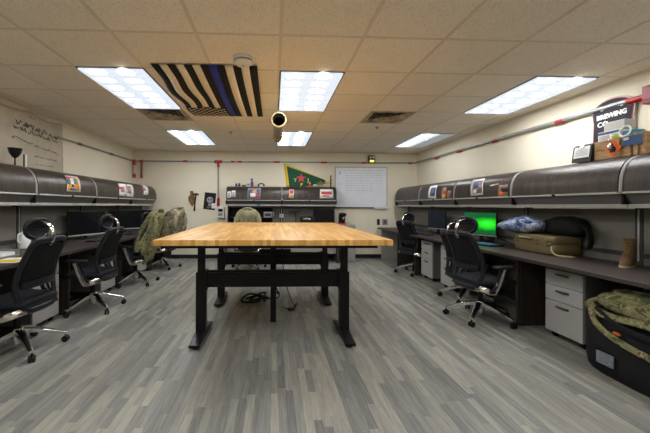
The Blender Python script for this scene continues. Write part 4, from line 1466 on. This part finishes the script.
t = thing('duffel_bag', 'large black duffel bag on the floor under the right desk', 'bag', (2.74, 2.05, 0), -PI / 2)
# local: x along the run towards the camera, y away from the room
DUF = MB()
rings = []
for z, sx, sy in ((0.0, .95, .93), (.02, .98, .97), (.10, 1.0, 1.0), (.25, 1.0, .98), (.36, .98, .93), (.42, .90, .85), (.455, .7, .62)):
    ring = []
    for j in range(36):
        a = 2 * PI * j / 36
        ca_, sa_ = math.cos(a), math.sin(a)
        w = 1 + .012 * math.sin(7 * a + z * 20) + .01 * math.sin(11 * a - z * 31)
        ring.append(Vector((.39 * sx * w * math.copysign(abs(ca_) ** .28, ca_), .37 * sy * w * math.copysign(abs(sa_) ** .28, sa_), z + .006 * math.sin(5 * a))))
    rings.append(ring)
DUF.rings(rings).build('body', 'duffel', t, smooth=60)
MB().box(-.23, -.11, -.388, -.376, .085, .17).build('name_window', 'patch_grey', t, bevel=.003)
MB().tube(spline([(-.36, -.30, .43), (-.38, .0, .45), (-.34, .30, .43)], 5), .012, 8, flat=.5).build('zip_piping', 'black', t)
MB().pillow((-.10, -.376, .335), (.055, .012, .022), 2.4, 12, 8).build('orange_tag', 'orange', t)
mb = MB()
mb.tube(spline([(-.30, -.36, .44), (-.24, -.385, .37), (-.12, -.395, .31), (.06, -.395, .27), (.3, -.395, .25)], 6), .024, 8, flat=.35, up=(0, 1, 0))
mb.build('shoulder_strap', 'camo_green', t, smooth=60)
mb = MB()
mb.tube(spline([(-.28, -.34, .46), (-.1, -.385, .40), (.1, -.392, .375), (.3, -.392, .36)], 6), .020, 8, flat=.4, up=(0, 1, 0))
mb.build('shoulder_strap', 'duffel', t, smooth=60)
t = thing('camouflage_pack', 'camouflage pack slumped on top of the black duffel', 'backpack', (2.74, 2.04, .45), -PI / 2)
MB().pillow((-.0, -.02, .055), (.84, .66, .19), 2.5, 40, 18, wob=.05, seed=4).build('body', 'camo_green', t, smooth=60)
MB().pillow((-.10, -.10, .12), (.46, .34, .08), 2.3, 24, 10, wob=.08, seed=12).build('top_flap', 'camo_green', t, smooth=60)
MB().tube(spline([(-.34, -.20, .07), (-.38, -.30, .02), (-.20, -.35, -.02), (.05, -.36, .0), (.35, -.36, -.01)], 5), .03, 10, flat=.55).build('rolled_edge', 'camo_green', t, smooth=60)
MB().tube(spline([(-.30, -.1, .13), (-.1, -.2, .168), (.15, -.18, .16), (.35, -.1, .12)], 5), .014, 8, flat=.4).build('webbing', 'camo_tan', t, smooth=60)
MB().pillow((-.36, -.16, .05), (.12, .14, .10), 2.2, 16, 10, wob=.1, seed=2).build('side_pouch', 'camo_green', t, smooth=60)

# ================================================================== ON TOP OF THE RIGHT CABINETS
CT = 1.20 + .13 + DH + .002
t = thing('wooden_crate', 'low wooden crate on the right-wall cabinets, with stickers', 'crate', (3.12, 2.86, CT))
for z0, z1 in ((0, .083), (.086, .168)):
    MB().box(3.00, 3.018, 2.61, 3.12, CT + z0, CT + z1).build('front_board', 'pine', t, world=True, smooth=None, bevel=.002)
MB().box(3.222, 3.24, 2.61, 3.12, CT, CT + .168).build('back_board', 'pine', t, world=True, smooth=None, bevel=.002)
for y in (2.61, 3.102): MB().box(3.018, 3.222, y, y + .018, CT, CT + .168).build('end_board', 'pine', t, world=True, smooth=None, bevel=.002)
MB().box(3.018, 3.222, 2.628, 3.102, CT, CT + .015).build('bottom_board', 'pine', t, world=True, smooth=None)
MB().box(3.018, 3.222, 2.628, 3.102, CT + .150, CT + .166).build('top_board', 'pine', t, world=True, smooth=None)
for y in (2.615, 2.70): MB().box(2.988, 3.0, y, y + .045, CT, CT + .175).build('batten', 'pine', t, world=True, smooth=None, bevel=.002)
MB().prism([(2.985, 2.752 + .075 * c, CT + .088 + .078 * s) for c, s in ((1, 0), (0, 1), (-1, 0), (0, -1))], (.003, 0, 0)).build('diamond_sticker', 'orange', t, world=True, smooth=None, label='orange diamond warning sticker')
MB().prism([(2.983, 2.752 + x, CT + .085 + z) for x, z in ((-.022, -.035), (.022, -.035), (.026, -.005), (.012, .02), (.0, .045), (-.012, .015), (-.028, 0))], (.002, 0, 0)).build('flame_symbol', 'ink', t, world=True, smooth=None)
MB().box(2.982, 2.9845, 2.52, 2.668, CT + .085, CT + .165).build('blue_label', 'navy', t, world=True, smooth=None, label='blue rectangular label')
mb = MB()
for q in range(2): mb.box(2.9808, 2.982, 2.62, 2.66, CT + .135 + q * .012, CT + .142 + q * .012)
mb.build('label_print', 'paper', t, world=True, smooth=None)
MB().box(2.995, 3.0, 2.93, 3.12, CT, CT + .165).build('dark_patch', 'dark_grey', t, world=True, smooth=None)
t = thing('clipboard', 'dark clipboard with white paper leaning on the wooden crate', 'clipboard', (2.985, 3.03, CT))
MB().prism([(2.962, 3.125, CT), (2.962, 2.935, CT), (2.985, 2.935, CT + .155), (2.985, 3.125, CT + .155)], (.006, 0, 0)).build('board', 'dark_grey', t, world=True, smooth=None)
MB().prism([(2.962, 3.105, CT + .04), (2.962, 2.95, CT + .04), (2.980, 2.95, CT + .148), (2.980, 3.105, CT + .148)], (.003, 0, 0)).build('sheet', 'paper', t, world=True, smooth=None)
mb = MB()
for q in range(5):
    f = .2 + q * .12
    mb.box(2.960 + .018 * f - .0004, 2.9615 + .018 * f, 2.965, 3.09, CT + .04 + .108 * f, CT + .043 + .108 * f)
mb.build('printed_line', 'ink_grey', t, world=True, smooth=None)
MB().box(2.972, 2.985, 3.0, 3.05, CT + .13, CT + .165).build('clip', 'chrome', t, world=True, smooth=None, bevel=.003)
t = thing('wooden_crate', 'second wooden crate at the right edge of the frame', 'crate', (3.10, 2.4, CT), 0)
for z0, z1 in ((0, .09), (.093, .178)):
    MB().box(3.0, 3.018, 2.1, 2.60, CT + z0, CT + z1).build('front_board', 'pine', t, world=True, smooth=None, bevel=.002)
for y in (2.1, 2.582): MB().box(3.018, 3.24, y, y + .018, CT, CT + .178).build('end_board', 'pine', t, world=True, smooth=None, bevel=.002)
MB().box(3.018, 3.24, 2.118, 2.582, CT, CT + .015).build('bottom_board', 'pine', t, world=True, smooth=None)
for y in (2.5, 2.56): MB().box(2.988, 3.0, y, y + .03, CT, CT + .185).build('batten', 'pine', t, world=True, smooth=None, bevel=.002)
t = thing('carton', 'white carton with a blue stripe and green picture on the crate', 'box', (3.12, 2.85, CT + .169), 0)
MB().box(3.06, 3.18, 2.755, 2.955, CT + .169, CT + .262).build('body', 'paper', t, world=True, smooth=None, bevel=.003)
MB().box(3.057, 3.06, 2.755, 2.955, CT + .235, CT + .257).build('blue_stripe', 'navy', t, world=True, smooth=None)
MB().box(3.055, 3.058, 2.765, 2.825, CT + .182, CT + .225).build('green_picture', 'lime', t, world=True, smooth=None)
mb = MB()
for q in range(3): mb.box(3.056, 3.059, 2.85, 2.94, CT + .188 + q * .014, CT + .193 + q * .014)
mb.build('printed_line', 'ink_grey', t, world=True, smooth=None)
tag(MB().box(3.075, 3.175, 2.735, 2.915, CT + .263, CT + .345).build('small_carton', 'light_trim', bevel=.004, smooth=None), 'pale grey box stacked on the blue-striped carton', 'box')
tag(MB().box(3.07, 3.17, 2.655, 2.75, CT + .169, CT + .235).build('teal_carton', 'teal', bevel=.004, smooth=None), 'teal packet right of the blue-striped carton', 'box')
t = thing('tap_fitting', 'small white and silver tap fitting hanging in front of the crate', 'fitting', (2.98, 2.755, CT + .09))
MB().lathe([(.008, 0), (.017, .01), (.018, .028), (.010, .04), (.008, .07), (.012, .08), (.006, .095)], n=16, c=(-.02, 0, -.02)).build('body', 'chrome', t)
MB().cyl((-.02, 0, .10), (.02, 0, .11), .006).build('hook', 'white', t)
pts = [(3.04 + .01 * math.sin(a), 2.70 + .045 * math.cos(a), CT + .225 + .045 * math.sin(a)) for a in [2 * PI * i / 14 for i in range(15)]]
tag(MB().tube(pts, .007, 8).build('coiled_cable', 'white'), 'white cable coiled over the right end of the carton', 'cable')

# brewing sign on the wall
t = thing('brewery_sign', 'dark arched tin sign reading BREWING on the right wall', 'sign', (XR - .02, 3.075, 1.70))


def badge(s, x, dz=0):
    hw, zb, zs, zt = .205 * s, 1.66 - dz, 2.165, 2.29
    c = 3.075
    P = [(x, c + hw, zb), (x, c - hw, zb), (x, c - hw * .93, zs - .1)]
    P += [(x, c - hw * 1.0 * math.cos(a) * (1.0), zs + (zt - zs) * s ** 2 * math.sin(a)) for a in [PI * i / 14 for i in range(15)]]
    P += [(x, c + hw * .93, zs - .1)]
    return P


MB().prism(badge(1.0, XR - .030), (.028, 0, 0)).build('border', 'light_trim', t, world=True, smooth=None)
MB().prism(badge(.95, XR - .034), (.006, 0, 0)).build('red_line', 'pink_red', t, world=True, smooth=None)
MB().prism(badge(.92, XR - .037), (.006, 0, 0)).build('ground', 'ink', t, world=True, smooth=None)
text_mesh('BREWING', .064, 'paper', 'lettering', t, frame_mat((XR - .041, 3.075, 2.115), (0, -1, .02), (0, 0, 1)), .002, .003)
text_mesh('CO.', .07, 'paper', 'lettering', t, frame_mat((XR - .041, 3.15, 2.04), (0, -1, .02), (0, 0, 1)), .002, .002)
mb = MB()
for i in range(8):
    a = PI * (.24 + .52 * i / 7)
    cyy, czz = 3.075 + .13 * math.cos(a), 2.155 + .055 * math.sin(a)
    mb.box(XR - .043, XR - .038, cyy - .011, cyy + .009, czz - .016, czz + .018)
mb.build('arched_lettering', 'paper', t, world=True, smooth=None)
mb = MB()
mb.prism([(XR - .043, 3.075 + .12 * math.cos(a), 1.86 + .12 * math.sin(a)) for a in [2 * PI * i / 16 for i in range(16)]], (.004, 0, 0))
mb.build('emblem', 'teal', t, world=True, smooth=None)

# ================================================================== ON TOP OF THE LEFT CABINETS, BANNER
t = thing('goblet', 'black goblet standing on the left-wall cabinets', 'goblet', (-2.90, onX(15, 160, -2.90).y, CT))
MB().lathe([(.04, 0), (.04, .006), (.008, .012), (.006, .085), (.012, .09)], n=20).build('stem', 'glass_dark', t)
MB().lathe([(.008, .088), (.03, .105), (.055, .145), (.068, .20), (.065, .20), (.05, .145), (.02, .11)], n=24, cap=True).build('bowl', 'black', t)
t = thing('marker_pen', 'tall black and white marker standing on the left-wall cabinets', 'marker', (-2.92, onX(25.5, 160, -2.92).y, CT))
MB().cyl((0, 0, 0), (0, 0, .10), .013).build('barrel', 'white', t)
MB().cyl((0, 0, .10), (0, 0, .155), .014).build('cap', 'white', t)
MB().box(-.004, .004, -.03, -.014, 0, .155).build('dark_edge', 'ink', t, smooth=None)

t = thing('cloth_banner', 'cream cloth banner with black handwriting on the left wall', 'banner', (XL + .01, 4.3, 1.66))


def bn(u_, v_):
    y = 3.62 + (4.95 - 3.62) * u_
    zt = 2.41 - .045 * math.sin(PI * ((u_ * 2) % 1)) - .06 * u_ * 0
    z = 1.60 + (zt - 1.60) * v_
    return (XL + .028 + .006 * math.sin(14 * u_ + 3 * v_) + .008 * math.sin(5 * u_), y, z)


MB().grid(bn, 30, 14).build('cloth', 'banner', t, world=True, solid=.002, smooth=80)
rnd = random.Random(12)
for (y0, z0, y1, z1, amp, th) in ((4.03, 2.22, 4.78, 2.16, .038, .0055), (4.0, 2.15, 4.78, 2.09, .028, .005), (3.98, 2.02, 4.8, 1.93, .018, .004), (4.35, 1.84, 4.75, 1.83, .016, .003), (4.35, 1.74, 4.7, 1.74, .014, .003), (4.25, 2.33, 4.34, 2.33, .014, .004)):
    mb = MB(); y = y0
    while y < y1:
        wl = min(rnd.uniform(.05, .16), y1 - y + .02); n = max(2, int(wl / .012))
        f0 = (y - y0) / (y1 - y0)
        pts = [(XL + .048, y + wl * q / n, z0 + (z1 - z0) * f0 + rnd.uniform(-amp, amp)) for q in range(n + 1)]
        mb.tube(pts, th * .7, 4); y += wl + rnd.uniform(.008, .03)
    mb.build('handwriting', 'ink_soft', t, world=True, smooth=None)

# ================================================================== ON TOP OF THE BACK CABINETS, PENNANT


def small(name, label, cat, u, parts, y=7.36):
    p = onY(u, 187, y)
    t = thing(name, label, cat, (p.x, y, CT))
    for nm, mt, fn in parts: fn(MB()).build(nm, mt, t)
    return t


small('drink_can', 'small blue can on the back cabinet, farthest left', 'can', 236.3, [('body', 'blue', lambda m: m.lathe([(.02, 0), (.024, .006), (.024, .055), (.018, .062)], n=14))])
small('trinket', 'small dark pot beside the blue can on the back cabinet', 'pot', 239.3, [('body', 'dark_grey', lambda m: m.lathe([(.02, 0), (.026, .02), (.018, .05), (.022, .065)], n=14)), ('lid', 'light_trim', lambda m: m.lathe([(.022, .065), (.008, .08)], n=12))])
small('trinket_dish', 'low dark dish on the back cabinet above the blue portrait', 'dish', 244, [('bowl', 'leather', lambda m: m.lathe([(.02, 0), (.05, .012), (.055, .03)], n=16))])
small('small_box', 'small white packet left of the dark blue bottle', 'box', 248.3, [('body', 'white', lambda m: m.box(-.03, .03, -.02, .02, 0, .11)), ('print', 'photo_mix', lambda m: m.box(-.025, .025, -.022, -.02, .02, .06))])
small('spray_bottle', 'dark blue spray bottle with red label on the back cabinet', 'bottle', 252, [('body', 'blue', lambda m: m.lathe([(.03, 0), (.034, .01), (.034, .08), (.016, .12), (.014, .14)], n=16)), ('label', 'red', lambda m: m.lathe([(.0355, .01), (.0355, .05)], n=16)), ('nozzle', 'navy', lambda m: m.box(-.03, .02, -.015, .015, .14, .175))])
small('headphones', 'black rounded headset lying on the back cabinet', 'headset', 261.3, [('band', 'black', lambda m: m.tube([(.07 * math.cos(a), 0, .012 + .055 * math.sin(a)) for a in [PI * i / 10 for i in range(11)]], .012, 8)), ('ear_cup', 'black', lambda m: m.pillow((-.06, 0, .025), (.04, .06, .05))), ('ear_cup', 'black', lambda m: m.pillow((.06, 0, .025), (.04, .06, .05)))])
small('figurine', 'small peach-coloured figurine in front of the green pennant', 'figurine', 309.7, [('body', 'orange', lambda m: m.lathe([(.02, 0), (.026, .03), (.014, .06)], n=12)), ('head', 'skin_tone', lambda m: m.pillow((0, 0, .082), (.045, .04, .05), 2))])
small('figurine', 'tiny orange figurine at the left foot of the pennant', 'figurine', 288.5, [('body', 'orange', lambda m: m.lathe([(.014, 0), (.018, .02), (.01, .03)], n=10)), ('head', 'skin_tone', lambda m: m.pillow((0, 0, .038), (.02, .02, .022), 2))])
small('blue_cup', 'small blue cup between the figurines and the plant', 'cup', 306, [('body', 'blue', lambda m: m.lathe([(.016, 0), (.022, .045), (.02, .045)], n=12))])
small('white_dish', 'white dish left of the dried plant on the back cabinet', 'dish', 315.5, [('bowl', 'white', lambda m: m.lathe([(.025, 0), (.06, .03), (.055, .05), (.02, .055)], n=16))])


def bush(m):
    r = random.Random(6)
    for i in range(46):
        a, b = r.uniform(0, 6.28), r.uniform(.2, 1.3)
        d = Vector((math.cos(a) * math.cos(b) * 1.2, math.sin(a) * math.cos(b) * .45, math.sin(b) * .8))
        L = r.uniform(.08, .15)
        p0 = Vector((0, 0, .05)); p1 = p0 + d * L * .6; p2 = p0 + d * L + Vector((0, 0, -.02))
        m.tube([p0, p1, p2], [.004, .010, .002], 4, flat=.4)
    return m


small('dried_plant', 'bushy khaki dried plant at the pennant tip on the back cabinet', 'plant', 321.5, [('pot', 'tan_strap', lambda m: m.lathe([(.03, 0), (.04, .05), (.036, .055)], n=14)), ('foliage', 'khaki', bush)])
small('statuette', 'tall thin dark statuette at the right end of the back cabinet', 'statuette', 330.8, [('body', 'ink', lambda m: m.lathe([(.022, 0), (.022, .015), (.010, .03), (.018, .08), (.010, .12), (.02, .16), (.008, .19), (.016, .23), (.006, .27)], n=12))])

# pennant: green cloth, yellow border, red star, letters
YP = YB - .03
t = thing('pennant_flag', 'green pennant with yellow edge and red star on the back wall', 'flag', onY(286, 187, YP))
a = onY(283.6, 163, YP); b = onY(287.2, 191, YP); c = onY(331.5, 182.3, YP)


def tri(s, t_, y):
    p = a + (b - a) * t_
    q = c
    r = p + (q - p) * s
    return (r.x, y + .008 * math.sin(9 * s + 3 * t_), r.z)


MB().grid(lambda s, q: tri(s * .995, q, YP), 20, 10).build('yellow_border', 'yellow', t, world=True, solid=.002, smooth=80)
MB().grid(lambda s, q: tri(.062 + s * .80, .075 + q * .86, YP - .006), 20, 10).build('green_field', 'green_cloth', t, world=True, solid=.002, smooth=80)
sc_ = onY(301.3, 178.2, YP - .016)
P = []
for i in range(10):
    r_ = .115 if i % 2 == 0 else .046
    an = PI / 2 + PI * i / 5
    P.append((sc_.x + r_ * math.cos(an), YP - .019, sc_.z + r_ * math.sin(an)))
MB().prism(P, (0, .003, 0)).build('red_star', 'pink_red', t, world=True, smooth=None)
for ch, u, v in (('Y', 295.3, 180.2), ('P', 301.5, 185.0), ('J', 308.2, 180.2)):
    p = onY(u, v, YP - .018)
    text_mesh(ch, .115, 'yellow', 'letter', t, frame_mat(p, (1, 0, 0), (0, 0, 1)), .0015, .004)

# ================================================================== ON THE BACK DESK
t = thing('equipment_rack', 'black equipment shelf on the back desk behind the fleece jacket', 'shelf', (-.50, 7.05, DZ))
MB().box(-.48, .48, .24, .26, 0, .46).build('back_panel', 'black', t, smooth=None)
for x in (-.48, .465): MB().box(x, x + .015, -.05, .24, 0, .46).build('side_panel', 'black', t, smooth=None)
for z in (.0, .22, .445): MB().box(-.465, .465, -.05, .24, z, z + .015).build('shelf', 'black', t, smooth=None)
t = thing('radio', 'grey radio set on the black shelf of the back desk', 'radio', (-.08, 7.02, DZ + .236))
MB().box(-.13, .08, 0, .2, 0, .12).build('case', 'grey_metal', t, bevel=.006)
MB().box(-.11, .02, -.006, 0, .03, .09).build('front_grille', 'dark_grey', t, smooth=None)
for z in (.035, .08): MB().lathe([(.014, 0), (.012, .02)], n=12, mat=Matrix.Translation((.05, 0, z)) @ Matrix.Rotation(PI / 2, 4, 'X')).build('knob', 'black', t)
t = thing('desk_printer', 'dark grey desk printer left of the back desk monitor', 'printer', (.74, 7.02, DZ))
MB().pillow((0, .06, .16), (.32, .30, .22), 5).build('body', 'frame_plastic', t)
MB().box(-.13, .13, -.10, -.02, .10, .135).build('output_tray', 'dark_grey', t, bevel=.004)
MB().box(-.10, .02, -.10, -.07, .20, .23).build('control_strip', 'grey_metal', t, bevel=.003)
MB().pillow((.03, -.09, .21), (.04, .01, .03), 2).build('indicator_lamp', 'white', t)
MB().box(-.14, .14, -.05, .18, 0, .055).build('stand', 'black', t, bevel=.006)
t = thing('outlet_box', 'small white outlet box on the back partition between the two bays', 'outlet', (.18, PYB - .02, .98))
MB().box(-.045, .045, -.02, .02, -.04, .04).build('plate', 'white', t, bevel=.004)
MB().box(-.02, .02, -.024, -.019, -.02, .02).build('socket', 'grey_metal', t, smooth=None)
t = thing('desk_lamp', 'flat black lamp arm under the right back cabinet', 'lamp', (.50, 7.30, DZ))
MB().lathe([(.06, 0), (.06, .012), (.012, .02)], n=18).build('base', 'black', t)
MB().tube([(0, 0, .012), (0, 0, .36)], .008, 8).build('arm', 'black', t)
MB().box(-.16, .10, -.04, .02, .355, .375).build('head', 'black', t, bevel=.005)

# ================================================================== CEILING: FLAG, DETECTOR, TUBE
FX0, FX1, FY0, FY1 = -1.075, -.150, 2.87, 4.50
fl = thing('striped_flag', 'black and white striped flag with one blue stripe pinned to ceiling', 'flag', ((FX0 + FX1) / 2, (FY0 + FY1) / 2, ZC - .01))
NS = 13
sw = (FX1 - FX0) / NS


def flz(x, y):
    s = (x - FX0) / (FX1 - FX0); q = (y - FY0) / (FY1 - FY0)
    sag = .04 * math.sin(PI * q) ** .8 * (0.75 + .25 * math.sin(PI * s))
    return ZC - .006 - sag - .012 * math.sin(11 * s + 2 * q) * math.sin(PI * q)


def flx(x, y):
    s = (x - FX0) / (FX1 - FX0); q = (y - FY0) / (FY1 - FY0)
    wv = max(0, 1 - s * 2.2)
    return x + wv * (.022 * math.sin(13 * q + 3 * s) * math.sin(PI * q)) - .02 * math.sin(PI * q) * s * 0


for i in range(NS):
    x0, x1 = FX0 + sw * i, FX0 + sw * (i + 1)
    mt = 'flag_blue' if i == 7 else ('flag_black' if i in (0, 2, 4, 6, 8, 10, 12) else 'flag_white')
    yend = FY1 - .48 if i < 7 else FY1

    def fs(u_, v_, x0=x0, x1=x1, yend=yend):
        x = x0 + (x1 - x0) * u_; y = FY0 + (yend - FY0) * v_
        return (flx(x, y), y, flz(x, y))
    MB().grid(fs, 2, 24).build('stripe', mt, fl, world=True, solid=.0015, smooth=80)
MB().grid(lambda u_, v_: (flx(FX0 + sw * 7 * u_, FY1 - .48 + .48 * v_), FY1 - .48 + .48 * v_, flz(FX0 + sw * 7 * u_, FY1 - .48 + .48 * v_)), 14, 12).build('canton', 'flag_black', fl, world=True, solid=.0015, smooth=80)
for r in range(9):
    n = 6 if r % 2 == 0 else 5
    for c_ in range(n):
        y = FY1 - .48 + (r + .6) * .48 / 9.4
        x = FX0 + sw * 7 * ((c_ + (.5 if r % 2 == 0 else 1.0)) / 6)
        P = []
        for i in range(10):
            rr = .021 if i % 2 == 0 else .009
            an = PI * i / 5
            P.append((flx(x, y) + rr * math.cos(an), y + rr * math.sin(an), flz(x, y) - .006))
        MB().prism(P, (0, 0, .003)).build('star', 'flag_white', fl, world=True, smooth=None)

p = onZ(243.2, 60, ZC)
t = thing('smoke_detector', 'round white smoke detector on the ceiling above the striped flag', 'detector', (p.x, p.y - .02, ZC + .006))
t.scale = (1.15, 1.15, 1.3)
MB().lathe([(.075, 0), (.075, -.012), (.066, -.016), (.064, -.034), (.05, -.044), (.02, -.046)], n=30).build('housing', 'white', t)
MB().lathe([(.069, -.018), (.069, -.024)], n=30).build('vent_slot', 'grey_metal', t)
MB().lathe([(.006, -.046), (.005, -.05)], n=10).build('indicator', 'red', t)
t = thing('sprinkler_head', 'small recessed sprinkler head in the middle ceiling', 'sprinkler', (1.62, 5.05, ZC + .006))
MB().lathe([(.03, 0), (.03, -.006), (.010, -.010), (.010, -.025), (.018, -.028)], n=16).build('head', 'grey_metal', t)
t = thing('sprinkler_head', 'small dark sprinkler head between flag and back wall', 'sprinkler', (-.72, 5.52, ZC + .006))
MB().lathe([(.03, 0), (.03, -.006), (.010, -.010), (.010, -.025), (.018, -.028)], n=16).build('head', 'grey_metal', t)

# launcher tube hung from the ceiling, pointing at the viewer
t = thing('launcher_tube', 'grey-olive tube with yellow bands hanging under the ceiling', 'tube', (.055, 4.25, 2.20))
x_, z_ = .058, 2.212
Y0, Y1 = 3.78, 4.78
RY = Matrix.Translation((x_, Y0, z_)) @ Matrix.Rotation(-PI / 2, 4, 'X')     # local z -> +Y
MB().lathe([(.062, .03), (.062, .98)], n=28, mat=RY, cap=False).build('barrel', 'olive', t, world=True)
MB().lathe([(.073, .03), (.076, 0), (.086, .0), (.090, .012), (.088, .05), (.064, .075), (.0625, .09)], n=32, mat=RY, cap=False).build('muzzle_ring', 'cream', t, world=True)
MB().lathe([(.072, .003), (.058, .20), (.056, .9), (.002, .901)], n=28, mat=RY, cap=False).build('bore', 'bore', t, world=True)
MB().lathe([(.067, .08), (.067, .15)], n=28, mat=RY, cap=False).build('yellow_band', 'yellow_band', t, world=True)
MB().lathe([(.067, .82), (.067, .90)], n=28, mat=RY, cap=False).build('yellow_band', 'yellow_band', t, world=True)
MB().lathe([(.062, .97), (.070, .98), (.066, 1.03), (.030, 1.05), (.001, 1.05)], n=28, mat=RY).build('rear_cap', 'olive', t, world=True)
MB().box(x_ - .03, x_ + .03, Y0 + .35, Y0 + .6, z_ - .085, z_ - .055).build('grip_block', 'olive', t, world=True, bevel=.006)
for yy in (Y0 + .15, Y1 - .15):
    MB().cyl((x_, yy, z_ + .06), (x_, yy, ZC + .004), .003, n=6).build('hanging_wire', 'dark_grey', t, world=True)
